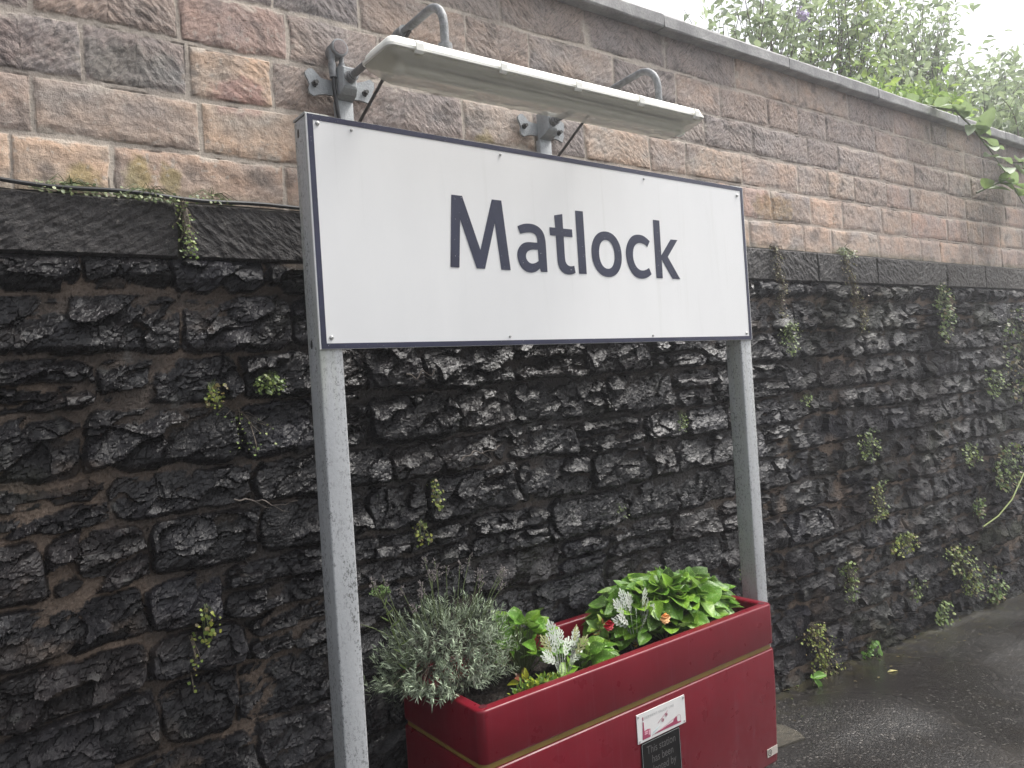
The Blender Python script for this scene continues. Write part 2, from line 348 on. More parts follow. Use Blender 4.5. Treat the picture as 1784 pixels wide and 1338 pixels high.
# --- rubble
zr = np.concatenate((np.linspace(-1.3, -.35, 40), np.arange(-.345, 1.99, .0042), [1.992]))
Xg, Zg = np.meshgrid(XS, zr, indexing='ij')
wx = Xg+.030*fbm(Xg*3.1, Zg*3.1, 3, 21)+.010*perlin(Xg*14, Zg*14, 22); wz = Zg+.030*fbm(Xg*1.7, Zg*2.1, 3, 31)+.009*perlin(Xg*15, Zg*15, 32)
cuts = [-1.5, -1.2, -1.0, -.83, -.66, -.50, -.335, -.20, -.05, .10, .27, .41, .575, .76, .905, 1.07, 1.24, 1.375, 1.545, 1.70, 1.875, 2.2]
rr, sid, dx, dz, ux, vz = rows_layout(wx, wz, cuts, 77, .17, .52)
hs_ = rnd(sid, sid*0+3, 9); hs2 = rnd(sid, sid*0+5, 19); hs3 = rnd(sid, sid*0+8, 29)
# some stones are split in two thin ones
split = (hs3 > .85); dz = np.where(split, np.minimum(dz, np.abs(vz-.5)*.16), dz); vz = np.where(split, (vz*2) % 1.0, vz); hs_ = np.where(split, (hs_+np.floor(vz*2)*.37) % 1, hs_)
ed = np.minimum(dx, dz); ed = np.where((dx < .05) & (dz < .05), .05-np.sqrt((.05-np.minimum(dx, .05))**2+(.05-np.minimum(dz, .05))**2), ed)
def ridged(x, z, o, seed):
    t = 0; a_ = 1.0; n_ = 0
    for k in range(o): t = t+a_*(1-2*np.abs(perlin(x*2**k, z*2**k, seed+k))); n_ += a_; a_ *= .5
    return t/n_
prof = sm(vz, 0.0, .16)*(1-.62*sm(vz, .25, 1.0))
a = .42; Xr = Xg*math.cos(a)+Zg*math.sin(a); Zr = -Xg*math.sin(a)+Zg*math.cos(a)
wob = .45*perlin(Xg*16, Zg*16, 51); wob2 = .45*perlin(Xg*16, Zg*16, 52)
f0, c0 = facet(Xr/.24+wob*.5, Zr/.12+wob2*.5, 57, .012, .030, -.5)
f1, c1 = facet(Xr/.125+.6*wob+hs_*40, Zr/.066+.6*wob2+hs2*37, 60, .0115, .030, -.6)
f2, c2 = facet(Xr/.046+hs2*11+.5*perlin(Xg*40, Zg*40, 53), Zr/.023+hs_*17+.5*perlin(Xg*40, Zg*40, 54), 70, .0058, .012, -.45)
f3, c3 = facet(Xr/.019, Zr/.011+hs_*5, 80, .0026, .006, -.3)
big = fbm(Xg*5, Zg*6, 3, 90)
rg = ridged(Xr*9, Zr*17, 4, 300)
Hs = -.026+.026*sm(ed, .001, .010)+.030*prof*(.6+.7*hs_)+.008*hs2+.45*f0+1.05*f1+f2*(.15+.3*hs3)+.65*f3+.006*big+.0015*rg+.0015*fbm(Xg*34, Zg*34, 3, 95)
Hm = .0015+.003*sm(Xg, 2.9, 4.2)+.007*fbm(Xg*3.1, Zg*4.3, 3, 96)+.006*fbm(Xg*11, Zg*14, 4, 97)+.0028*perlin(Xg*95, Zg*95, 98)+.002*perlin(Xg*190, Zg*190, 99)
near_planter = sm(Zg, .95, .7)*sm(Xg, 1.0, 1.15)*sm(Xg, 2.85, 2.7)
m = sm(Hs-Hm, -.0012, .0022)
H = np.maximum(Hs, Hm)
H = .9*H*(1-.3*near_planter)-.012*near_planter
H *= sm(Zg, 1.99, 1.95)*.8+.2
H = np.clip(H, -.03, .085)
# colours
def rgb(*c): return np.array(c, float)
tone = hs2[..., None]
cs = np.where(tone < .5, rgb(.0085, .0078, .0085), np.where(tone < .75, rgb(.015, .012, .011), np.where(tone < .9, rgb(.022, .020, .020), rgb(.011, .0105, .013))))
cs = cs*rgb(.88, .90, 1.04)*(.7+.8*c1[..., None])
tan = sm(fbm(Xg*2.1, Zg*3.0, 4, 101), -.05, .35)*(.25+.75*sm(np.abs(Xg-1.9), .6, 1.6))
tan = np.clip(tan+.5*sm(Xg, 3.0, 3.8)*sm(Zg, 1.1, .5)+.8*sm(Zg, 1.84, 1.93)*sm(Xg, 1.5, .8)+.35*sm(Xg, 1.0, .3), 0, 1)
cm = mix(rgb(.030, .025, .023)*np.ones(Xg.shape+(3,)), rgb(.215, .162, .125)*np.ones(Xg.shape+(3,)), tan)
smear = sm(fbm(Xg*5, Zg*7, 4, 111), .12, .40)*tan*.4
mm = np.clip((1-m)+smear*m, 0, 1)
C = mix(cs, cm, mm)
alg = sm(fbm(Xg*1.5, Zg*2.5, 4, 121), .05, .5)*sm(Xg, 3.2, 5.2)*.7+.25*sm(fbm(Xg*4, Zg*4, 3, 125), .25, .6)
C = mix(C, rgb(.055, .062, .028)*np.ones_like(C), alg*.6)
lich = sm(perlin(Xg*17, Zg*17, 131), .50, .62)*(rnd(np.floor(Xg*11).astype(int), np.floor(Zg*11).astype(int), 7) > .75); C = mix(C, rgb(.15, .15, .14)*np.ones_like(C), lich*.45)
foot = sm(Zg-(gz(Xg, 2.36)-DR*Xg), .07, 0); C = mix(C, rgb(.028, .030, .020)*np.ones_like(C), foot*.7)
wet = np.clip(.72+.8*fbm(Xg*1.2, Zg*1.2, 3, 141)+.3*sm(np.abs(Xg-1.5), 1.4, .2)-tan*.3-.35*sm(Xg, 2.9, 4.2), .08, 1)
V, F = sheet(zr, H); A = np.concatenate((C, np.ones(C.shape[:2]+(1,))), -1)
ru = link('rubble_face', mesh_np('rubble_face', V, F, {'Col': ('FLOAT_COLOR', A), 'mort': ('FLOAT', mm), 'wet': ('FLOAT', wet)}), M['rubble'], wall)
ru['label'] = 'dark wet rock-faced rubble lower courses'
RH = (zr, H)
def surf_y(x, z):
    """wall surface y at world x, z"""
    zz = z-DR*x
    if zz > 1.99: return D-.034 if zz < 2.147 else D-.004
    i = min(len(XS)-1, int(np.searchsorted(XS, x))); j = min(len(zr)-1, int(np.searchsorted(zr, zz)))
    return D-float(H[max(0, i-3):i+4, max(0, j-3):j+4].max())
# --- blocks (ashlar, string course, coping)
def blocks(name, zs, cuts, fixed, seed, lo, hi, proj, mat, dark, gapw=.0075, mortar_dark=False):
    Xg, Zg = np.meshgrid(XS, zs, indexing='ij')
    wx = Xg+.006*perlin(Xg*6, Zg*6, seed+1)+.0045*fbm(Xg*26, Zg*26, 3, seed+5); wz = Zg+.0075*perlin(Xg*3.3, Zg*5, seed+2)+.0045*fbm(Xg*26, Zg*26, 3, seed+6)
    r, sid, dx, dz, ux, vz = rows_layout(wx, wz, cuts, seed, lo, hi, fixed)
    h1 = rnd(sid, sid*0+1, seed); h2 = rnd(sid, sid*0+2, seed); h3 = rnd(sid, sid*0+4, seed)
    ed = np.minimum(dx*1.25, dz*.85); gp = gapw*(.85+.9*perlin(Xg*4, Zg*4, seed+9)); m = sm(ed, gp*.8, gp+.003)
    bulge = .0035*sm(ed, gp, gp+.02)
    sgn = np.where((ux > .5) ^ (h3 > .5), 1.0, -1.0)*np.where(h2 > .35, 1, np.where(h3 > .5, 1, -1))
    ang = .72+.25*(h1-.5); U = Xg*np.cos(ang)+sgn*Zg*np.sin(ang); W = -sgn*Xg*np.sin(ang)+Zg*np.cos(ang)
    tc = np.stack((U+h1*30, W+h2*30, h3*9), -1)
    return Xg, Zg, r, sid, dx, dz, ux, vz, h1, h2, h3, m, bulge, tc, U+h1*30, W+h2*30
za = np.concatenate((np.arange(2.150, 3.112, .0052), [3.115]))
cutsA = [2.10, 2.297, 2.467, 2.63, 2.795, 2.954, 3.20]
Xg, Zg, r, sid, dx, dz, ux, vz, h1, h2, h3, m, bulge, tc, U, W = blocks('ashlar', za, cutsA, {0: [.195, .433, .93, 1.35], 1: [.248, .679, 1.16], 2: [.08, .379, .652, .913, 1.14], 3: [.26, .635, .969, 1.30]}, 211, .24, .56, 0, None, False)
toolamt = np.clip(np.array([.0, .10, .5, .95, 1.0, 1.0])[r]*(.45+1.1*h1)+.25*(h2 > .8), 0, 1)
tl = toolamt*m
Ht = .0045*fbm(U*26, W*66, 2, 225)*tl
ed_ = np.minimum(dx, dz); crack = (1-np.abs(sm(ed_, .004, .012)*2-1))*sm(fbm(Xg*5, Zg*5, 3, 271), .0, .25)
Ha = -.0025*(1-m)-.004*crack+m*(bulge+.004*(h2-.5)+Ht+.0042*fbm(Xg*7, Zg*9, 4, 231)+.002*fbm(Xg*40, Zg*40, 2, 232))
pal = np.array([(.30, .225, .185), (.325, .255, .215), (.26, .21, .18), (.30, .20, .175), (.25, .22, .195), (.315, .255, .205), (.225, .195, .18)])
pald = np.array([(.135, .125, .125), (.17, .145, .13), (.155, .15, .155), (.215, .17, .145), (.12, .115, .12), (.20, .18, .165)])
pal = pal*rgb(1.92, 1.70, 1.52); pald = pald*rgb(1.75, 1.68, 1.66)
warm = pal[(h2*len(pal)).astype(int).clip(0, len(pal)-1)]; cold = pald[(h3*len(pald)).astype(int).clip(0, len(pald)-1)]
dmix = np.clip(np.array([.05, .12, .45, .85, .8, .85])[r]+(h1-.5)*.9+.25*sm(Xg, 3.6, 6.0), 0, 1)
C = mix(warm, cold, dmix)
blot = fbm(Xg*4.5+h1*9, Zg*5.5, 4, 241); C = mix(C, cold*.7, sm(blot, .16, .45)*.7)
C = mix(C, pal[5]*1.15*np.ones_like(C), sm(fbm(Xg*3.3, Zg*4.4, 4, 245), .15, .45)*.45*(1-dmix))
def splat(C, x, z, rx, rz, col, amt, sd):
    d = ((Xg-x)/rx)**2+((Zg+DR*Xg-z)/rz)**2+.9*fbm(Xg*25, Zg*25, 3, sd); return mix(C, rgb(*col)*np.ones_like(C), sm(d, 1.1, .2)*amt)
for s in ((.36, 2.20, .05, .045), (.50, 2.225, .045, .06), (.585, 2.215, .035, .06), (1.73, 2.47, .06, .07)): C = splat(C, *s, (.34, .27, .045), .75, 300)
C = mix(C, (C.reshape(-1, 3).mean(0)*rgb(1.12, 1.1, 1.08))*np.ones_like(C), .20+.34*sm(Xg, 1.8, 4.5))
C = C*(1.06+.16*sm(Xg, 1.2, 4.0))[..., None]  # blend and gain rise rightward, putting the glare veil into the stone colour
C = splat(C, .80, 2.50, .10, .07, (.42, .22, .19), .8, 305); C = splat(C, 3.6, 2.40, .22, .09, (.42, .26, .12), .8, 306)
C = splat(C, .03, 2.55, .3, .1, (.20, .135, .125), .7, 307); C = splat(C, .5, 2.53, .18, .08, (.20, .20, .185), .7, 308)
far_dark = sm(fbm(Xg*1.3, Zg*.6, 3, 251), .0, .4)*sm(Xg, 3.8, 6.5); C = mix(C, C*.45, far_dark)  # patches darken the blocks toward the far right end
hue = fbm(Xg*6+h1*7, Zg*8, 3, 281); C = C*(1+np.stack((.42*hue, .18*hue, -.05*hue), -1)*(1-.6*dmix)[..., None])
C = C*(1-.45*sm(fbm(Xg*9+h3*5, Zg*10, 4, 283), .12, .4))[..., None]
lp = sm(perlin(Xg*58, Zg*58, 285)+.5*fbm(Xg*8, Zg*8, 2, 286), .52, .66); C = mix(C, rgb(.50, .45, .39)*np.ones_like(C), lp*.6*(1-.5*dmix))
low = sm(Zg, 2.20, 2.15)*(.5+.5*perlin(Xg*5, Zg*0+2.5, 255)); C = mix(C, rgb(.09, .10, .045)*np.ones_like(C), low*.8)
cmort = mix(rgb(.66, .58, .49)*np.ones_like(C), rgb(.36, .31, .265)*np.ones_like(C), sm(fbm(Xg*3, Zg*3, 3, 261), -.2, .4)); smr = sm(fbm(Xg*8, Zg*11, 3, 265), .22, .40)*sm(np.minimum(dx, dz), .035, .012)
mm = np.clip(1-m+smr, 0, 1); C = mix(C, cmort, mm*(.92-.35*sm(Xg, 1.5, 5))); C = C*(1-.75*crack[..., None])
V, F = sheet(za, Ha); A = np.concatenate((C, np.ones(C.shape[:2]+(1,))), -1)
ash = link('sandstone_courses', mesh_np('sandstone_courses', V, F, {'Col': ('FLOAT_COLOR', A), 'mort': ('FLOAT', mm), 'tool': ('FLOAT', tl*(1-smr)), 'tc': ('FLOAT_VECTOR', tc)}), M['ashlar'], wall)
ash['label'] = 'brown and grey tooled sandstone blocks with pale mortar'
# string course
zs_ = np.concatenate(([1.9745, 1.975, 1.977], np.arange(1.980, 2.143, .0048), [2.1455, 2.148, 2.149]))
Xg, Zg, r, sid, dx, dz, ux, vz, h1, h2, h3, m, bulge, tc, U, W = blocks('string', zs_, [1.93, 2.19], {0: [-.35, .597, 1.42]}, 411, .62, 1.05, 0, None, True)
tl = m*1.0
top = sm(Zg, 2.1490, 2.136); bot = sm(Zg, 1.9745, 1.983)
Hb = (.030*np.minimum(top, bot)+.008*np.minimum(top, bot)*fbm(U*24, W*60, 3, 425)+.006*fbm(Xg*7, Zg*7, 3, 431))*m+(1-m)*(.008*np.minimum(top, bot))
Hb = np.where((Zg > 2.147) | (Zg < 1.9750), -.03, Hb)
C = mix(rgb(.022, .021, .023)*np.ones(Xg.shape+(3,)), rgb(.034, .032, .032)*np.ones(Xg.shape+(3,)), h1)
C = mix(C, rgb(.085, .075, .06)*np.ones_like(C), sm(Xg, 4.2, 6.0)*.6); C = mix(C, rgb(.06, .065, .03)*np.ones_like(C), (1-m)*.8)
C = mix(C, rgb(.12, .115, .09)*np.ones_like(C), sm(Zg, 2.128, 2.140)*sm(fbm(Xg*6, Zg*9, 3, 441), .0, .3)*.8)
V, F = sheet(zs_, Hb); A = np.concatenate((C, np.ones(C.shape[:2]+(1,))), -1)
st = link('string_course', mesh_np('string_course', V, F, {'Col': ('FLOAT_COLOR', A), 'mort': ('FLOAT', 1-m), 'tool': ('FLOAT', tl), 'tc': ('FLOAT_VECTOR', tc)}), M['string'], wall)
st['label'] = 'projecting band of black tooled stones'
# coping: separate slabs butted along the top, and the wall core behind the faces
mb = MB(); x = -7.0; R = random.Random(4)
while x < 22:
    L = R.uniform(.75, 1.1); x1 = x+L-.006; dzj = R.uniform(-.004, .006); n = 9
    prf = [(2.86, 3.112), (2.302, 3.112), (2.297, 3.118), (2.296, 3.166), (2.302, 3.176), (2.36, 3.188), (2.86, 3.19)]
    loops = []
    for k in range(n):
        xx = x+(x1-x)*k/(n-1); loops.append([(xx, y+R.uniform(-.002, .002), z+dzj+DR*xx+R.uniform(-.0015, .0015)) for y, z in prf])
    mb.loft(loops, True); x += L
mb.build('coping', M['coping'], wall)
mb = MB()
for x0, x1 in ((-7, 22),):
    mb.add([(x0, 2.41, -1.3), (x1, 2.41, -1.3), (x1, 2.41, 3.11+DR*x1), (x0, 2.41, 3.11+DR*x0), (x0, 2.84, -1.3), (x1, 2.84, -1.3), (x1, 2.84, 3.11+DR*x1), (x0, 2.84, 3.11+DR*x0)], [(0, 1, 2, 3), (4, 7, 6, 5), (0, 3, 7, 4), (1, 5, 6, 2), (3, 2, 6, 7), (0, 4, 5, 1)])
mb.build('core', M['coping'], wall)
# soil bank behind the wall
bx = np.linspace(-28, 58, 120); by = np.concatenate((np.linspace(2.845, 8, 30), np.linspace(9, 58, 15)))
X, Y = np.meshgrid(bx, by, indexing='ij'); Zb = 2.7+.15*fbm(X*.6, Y*.6, 3, 501)+.02*np.clip(Y-3, 0, 60)
n0, n1 = X.shape; I = np.arange(n0*n1).reshape(n0, n1)
b = link('bank', mesh_np('bank', np.stack((X, Y, Zb), -1).reshape(-1, 3), np.stack((I[:-1, :-1], I[1:, :-1], I[1:, 1:], I[:-1, 1:]), -1).reshape(-1, 4)), M['bank'], smooth=True); tag(b, 'soil bank held up behind the wall', kind='structure')
# ------------------------------------------------------------------ station sign
SX0, SX1, SZ0, SZ1, SY = .8555, 2.8144, 1.6873, 2.3407, 2.0
sign = empty('station_sign', (1.83, 2.03, 0), 'large white station name board lettered Matlock in navy on two grey posts', 'sign')
mb = MB().box(SX0, SX1, SY-.010, SY-.004, SZ0, SZ1); mb.build('panel', M['panel'], sign)
bw = .0160; mb = MB()
mb.box(SX0+.0035, SX1-.0035, SY-.0112, SY-.0104, SZ1-bw, SZ1-.0008); mb.box(SX0+.0035, SX1-.0035, SY-.0112, SY-.0104, SZ0+.0008, SZ0+bw)
mb.box(SX0+.0035, SX0+bw+.0035, SY-.0112, SY-.0104, SZ0+bw, SZ1-bw); mb.box(SX1-bw-.0035, SX1-.0035, SY-.0112, SY-.0104, SZ0+bw, SZ1-bw)
mb.build('border', M['navy2'], sign)
def cr(P, smooth, n=4):
    """closed Catmull-Rom through the points flagged smooth"""
    out = []; N = len(P)
    for i in range(N):
        p0, p1, p2, p3 = P[i-1], P[i], P[(i+1) % N], P[(i+2) % N]; s1, s2 = smooth[i], smooth[(i+1) % N]
        out.append(p1)
        if s1 or s2:
            if not s1: p0 = (2*p1[0]-p2[0], 2*p1[1]-p2[1])
            if not s2: p3 = (2*p2[0]-p1[0], 2*p2[1]-p1[1])
            for k in range(1, n):
                t = k/n; out.append(tuple(.5*((2*p1[a])+(-p0[a]+p2[a])*t+(2*p0[a]-5*p1[a]+4*p2[a]-p3[a])*t*t+(-p0[a]+3*p1[a]-3*p2[a]+p3[a])*t**3) for a in (0, 1)))
    return out
def flat_curve(name, splines, y, thick, mat, parent):
    """flat filled outlines (with holes) standing in a vertical plane facing -Y"""
    cu = bpy.data.curves.new(name, 'CURVE'); cu.dimensions = '2D'; cu.fill_mode = 'BOTH'; cu.extrude = thick/2
    for s in splines:
        sp = cu.splines.new('POLY'); sp.points.add(len(s)-1)
        for q, (a_, b_) in zip(sp.points, s): q.co = (a_, b_, 0, 1)
        sp.use_cyclic_u = True
    tmp = bpy.data.objects.new(name, cu); COL.objects.link(tmp); bpy.context.view_layer.update()
    me = bpy.data.meshes.new_from_object(tmp.evaluated_get(bpy.context.evaluated_depsgraph_get())); bpy.data.objects.remove(tmp)
    me.transform(Matrix(((1, 0, 0, 0), (0, 0, -1, y), (0, 1, 0, 0), (0, 0, 0, 1)))); me.name = name; me.materials.clear()
    return link(name, me, mat, parent)
T_, B_, = 2.1605, 1.9335
LET = {
 'M': ([(1.3178, T_), (1.3572, T_), (1.4152, 1.9928), (1.4728, T_), (1.5108, T_), (1.5312, B_), (1.4937, B_), (1.479, 2.085), (1.4283, B_), (1.3965, B_), (1.3446, 2.0869), (1.3303, B_), (1.298, B_)], ''),
 'a': ([(1.5716, 2.0817), (1.5949, 2.09), (1.6165, 2.0932), (1.6393, 2.0924), (1.6594, 2.0864), (1.6756, 2.0743), (1.6842, 2.0596), (1.6880, 2.0426), (1.6888, 2.0255), (1.6886, B_), (1.6606, B_), (1.6566, 1.9445), (1.642, 1.9348), (1.6296, 1.9305), (1.615, 1.9286), (1.5962, 1.932), (1.5805, 1.9425), (1.5699, 1.957), (1.5643, 1.9734), (1.5642, 1.9901), (1.5692, 2.0053), (1.5809, 2.019), (1.5945, 2.0269), (1.6138, 2.0309), (1.6524, 2.0313), (1.6528, 2.0442), (1.6483, 2.0553), (1.638, 2.0621), (1.6237, 2.0641), (1.6045, 2.062), (1.5811, 2.0572)], '0111111110001111111111110111110'),
 't': ([(1.7358, 2.1312), (1.7724, 2.1387), (1.7720, 2.0880), (1.8133, 2.0880), (1.8136, 2.0610), (1.7722, 2.0608), (1.7720, 1.9955), (1.7728, 1.978), (1.7772, 1.9665), (1.7869, 1.9595), (1.7998, 1.9581), (1.8131, 1.9603), (1.817, 1.9358), (1.8027, 1.9308), (1.7843, 1.9287), (1.7665, 1.9319), (1.7519, 1.9401), (1.7427, 1.9523), (1.7385, 1.9686), (1.7378, 1.9898), (1.7373, 2.0608), (1.7111, 2.0610), (1.7107, 2.0883), (1.7371, 2.0883)], '000000011110011111100000'),
 'l': ([(1.8345, 2.1565), (1.8704, 2.1565), (1.8700, B_), (1.8344, B_)], ''),
 'c': ([(2.2079, 2.0715), (2.193, 2.0492), (2.1779, 2.0585), (2.1561, 2.0622), (2.1369, 2.0582), (2.1218, 2.0463), (2.1139, 2.0284), (2.1119, 2.0065), (2.1163, 1.9871), (2.1272, 1.9701), (2.1434, 1.9599), (2.1622, 1.958), (2.1784, 1.9617), (2.1951, 1.9691), (2.2067, 1.9454), (2.1887, 1.9352), (2.1657, 1.9282), (2.1403, 1.9275), (2.1161, 1.9348), (2.0961, 1.9525), (2.0817, 1.979), (2.076, 2.0068), (2.0774, 2.0329), (2.0873, 2.0573), (2.1046, 2.0779), (2.1242, 2.0891), (2.1464, 2.0928), (2.1714, 2.0908), (2.1928, 2.0816)], '00111111111110011111111111111'),
 'k': ([(2.2346, 2.1560), (2.2697, 2.1560), (2.2689, 2.0206), (2.3288, 2.0866), (2.3683, 2.0866), (2.3052, 2.0171), (2.3705, B_-.001), (2.3259, B_-.001), (2.2696, 2.006), (2.2690, B_-.001), (2.2338, B_-.001)], '')}
IN = {'a': ([(1.6529, 2.0076), (1.6262, 2.0062), (1.6089, 2.0), (1.601, 1.9902), (1.5993, 1.9789), (1.604, 1.9688), (1.6129, 1.9618), (1.6235, 1.9594), (1.637, 1.9616), (1.6534, 1.9693)], '0111111110')}
def ell(cx, cz, rx, rz, n=40, e=2.15): return [(cx+rx*math.copysign(abs(math.cos(t))**(2/e), math.cos(t)), cz+rz*math.copysign(abs(math.sin(t))**(2/e), math.sin(t))) for t in [2*math.pi*k/n for k in range(n)]]
LET['o'] = (ell(1.9764, 2.0098, .0754, .0828), None); IN['o'] = (ell(1.9764, 2.0093, .0392, .0527), None)
for ch in 'Matlock':
    sp = []
    for dct in (LET, IN):
        if ch in dct:
            P, fl = dct[ch]; sp.append(P if fl is None else cr(P, [c == '1' for c in (fl or '0'*len(P))]))
    flat_curve('letter', sp, SY-.0108, .0010, M['navy'], sign)['label'] = 'navy letter '+ch
for i, (sx, sz) in enumerate([(.888, 2.316), (.890, 1.719), (1.511, 1.715), (2.193, 1.711), (2.776, 1.715), (2.771, 2.303), (2.198, 2.309), (1.519, 2.312), (.99, 2.312)]):
    r_ = .0062 if i in (0, 1, 4, 5) else .0042
    mb = MB(); lp = [[(sx+q*math.cos(t), yy, sz+q*math.sin(t)) for t in [2*math.pi*k/12 for k in range(12)]] for q, yy in ((r_, SY-.0102), (r_, SY-.0125), (r_*.72, SY-.0145), (r_*.3, SY-.015), (r_*.3, SY-.0138))]
    mb.loft(lp, True).build('screw', M['steel'], sign, True)
for x0 in (SX0, SX1-.070):
    p = MB().box(x0, x0+.070, SY-.003, SY+.077, -.4, 2.338, .005).build('post', M['post'], sign, True, 50)
    MB().box(x0-.0015, x0+.0715, SY-.0035, SY+.0785, 2.3385, 2.3465, .002).build('post_cap', M['post'], p, True)
    for hz in (2.300, 1.705):
        lp = [[(x0-.0004*k, SY+.048+.007*math.cos(t)*q, hz+.013*math.sin(t)*q) for t in [2*math.pi*j/14 for j in range(14)]] for k, q in ((0, 1), (1, 1), (1.6, .8))]
        MB().loft(lp, True).build('bolt_hole', M['cable'], p)
# ------------------------------------------------------------------ lamp over the sign
lamp = empty('strip_lamp', (1.55, 1.725, 2.34), 'long cream fluorescent strip lamp with cloudy diffuser hung over the name board', 'lamp')
LX0, LX1, LY0, LY1, LZ = .938, 2.146, 1.650, 1.800, 2.420
def lring(ix, iy, z, r, sl=0.0):
    return [(x, y, z+(x-1.5)*.008) for x, y, _ in rrect(LX0+ix, LX1-ix, LY0+iy, LY1-iy, r, 4, z)]
MB().loft([lring(-.001, -.001, LZ-.003, .018), lring(-.004, -.004, LZ-.001, .020), lring(-.004, -.004, LZ+.006, .020), lring(0, 0, LZ+.008, .018), lring(.004, .003, LZ+.020, .018), lring(.012, .012, LZ+.030, .018), lring(.03, .030, LZ+.038, .018), lring(.05, .05, LZ+.044, .015)], True).build('housing', M['lampbody'], lamp, True, 35)
MB().loft([lring(.001, .001, LZ-.0035, .017), lring(.006, .004, LZ-.014, .018), lring(.036, .014, LZ-.034, .02), lring(.056, .026, LZ-.046, .018), lring(.070, .038, LZ-.051, .016)], True).build('diffuser', M['diffuser'], lamp, True, 30)
MB().box(LX0+.05, LX1-.05, 1.700, 1.752, LZ-.012, LZ-.0045, .002).build('gear_tray', M['lampbody'], lamp, True)
MB().tube([(LX0+.065, 1.716, LZ-.030), (LX1-.065, 1.716, LZ-.020)], .014, 14).build('lamp_tube', M['tube'], lamp, True)
for xc in (LX0+.09, LX1-.085):
    MB().box(xc-.012-(.03 if xc < 1.5 else -.03), xc+.012-(.03 if xc < 1.5 else -.03), 1.702, 1.730, LZ-.044, LZ-.013, .003).build('lamp_holder', M['lampbody'], lamp, True)
for xc in (1.02, 1.285, 1.560, 1.828, 2.095):
    for s in (-1, 1):
        yf = LY0-.004 if s < 0 else LY1+.004; z0 = LZ+(xc-1.5)*.008
        pr = [(yf+s*.0005, z0+.020), (yf+s*.006, z0+.019), (yf+s*.009, z0+.012), (yf+s*.0085, z0-.006), (yf+s*.003, z0-.012), (yf-s*.004, z0-.011), (yf-s*.004, z0-.006), (yf+s*.0045, z0-.003), (yf+s*.0045, z0+.010)]
        mb = MB(); mb.loft([[(xc-.011, y, z) for y, z in pr], [(xc+.011, y, z) for y, z in pr]], True).build('clip', M['lampbody'], lamp)
# ------------------------------------------------------------------ wall brackets that carry the lamp
EAR_L = [[1.001, 2.612], [1.013, 2.624], [1.027, 2.626], [1.039, 2.616], [1.054, 2.601], [1.07, 2.599], [1.099, 2.597], [1.121, 2.599], [1.165, 2.605], [1.181, 2.608], [1.206, 2.616], [1.233, 2.629], [1.247, 2.621], [1.248, 2.6], [1.24, 2.584], [1.244, 2.566], [1.233, 2.541], [1.215, 2.548], [1.189, 2.551], [1.162, 2.548], [1.127, 2.552], [1.098, 2.554], [1.088, 2.549], [1.064, 2.549], [1.043, 2.544], [1.026, 2.537], [1.013, 2.544], [1.01, 2.558], [1.015, 2.572], [1.009, 2.589], [1.002, 2.601]]
def bracket(bx_, zc, label, pipe, stay, pw):
    b = empty('lamp_bracket', (bx_, 2.35, zc), label, 'bracket', 'swan neck brackets carrying the lamp')
    poly = [(bx_+(x-1.128)*pw, zc-2.588+z) for x, z in EAR_L]
    MB().prism(poly, 2.332, 2.341).build('wall_plate', M['plate'], b)
    MB().box(bx_-.030, bx_+.030, 2.318, 2.345, 2.20, zc-.055, .003).build('back_bar', M['plate'], b, True)
    # socket block: wide at wall, narrows to the pipe
    lp = [[(bx_+sx*hw, y, z0 if k in (0, 1) else z1) for k, sx in enumerate((-1, 1, 1, -1))] for y, hw, z0, z1 in ((2.331, .030, zc-.058, zc+.045), (2.290, .029, zc-.045, zc+.045), (2.272, .024, zc-.030, zc+.040), (2.268, .020, zc-.022, zc+.036))]
    MB().loft(lp, True).build('socket', M['plate'], b)
    mb = MB()
    for yy, rr_ in ((2.268, .021), (2.260, .017), (2.252, .020), (2.244, .016)): mb.tube([(bx_, yy, pipe[0][2]), (bx_, yy-.007, pipe[0][2])], rr_, 12)
    mb.build('collar', M['galv'], b, True)
    for sx in (-.097, .082):
        mb = MB(); c = (bx_+sx, 2.331, zc-.011); mb.tube([c, (c[0], c[1]-.006, c[2])], .011, 6); mb.tube([(c[0], c[1]-.005, c[2]), (c[0], c[1]-.020, c[2])], .0068, 10); mb.build('bolt', M['bolt'], b)
    # swan-neck pipe with a rounded bend
    y_e, z_t, y_b = pipe[1]; pts = [(bx_, 2.262, pipe[0][2]), (bx_, 2.1, pipe[0][2]+.001), (bx_, y_b, z_t)]
    R_ = y_b-y_e
    for k in range(1, 11):
        t = math.radians(9*k); pts.append((bx_, y_b-R_*math.sin(t), z_t-R_*(1-math.cos(t))))
    pts.append((bx_, y_e, LZ+.040)); MB().tube(pts, .0118, 14).build('pipe_arm', M['galv'], b, True, 60)
    MB().tube([(bx_, y_e, LZ+.056), (bx_, y_e, LZ+.038)], .019, 14).build('pipe_flange', M['galv'], b, True)
    MB().tube([stay[0], stay[1]], .0052, 8).build('stay_rod', M['darkmetal'], b, True)
    return b
b1 = bracket(1.137, 2.588, 'left wall bracket with swan neck pipe under a round conduit box', ((1.14, 2.26, 2.594), (1.700, 2.597, 1.768)), ((1.137, 1.875, 2.586), (1.137, 2.345, 2.378)), 1.0)
mb = MB(); mb.tube([(1.137, 1.905, 2.596), (1.137, 1.945, 2.596)], .0185, 14); mb.tube([(1.137, 1.925, 2.60), (1.137, 1.925, 2.555)], .012, 12); mb.tube([(1.137, 1.925, 2.558), (1.137, 1.925, 2.540)], .017, 12); mb.tube([(1.137, 1.968, 2.596), (1.137, 1.950, 2.596)], .0155, 12)
mb.build('pipe_tee', M['galv'], b1, True)
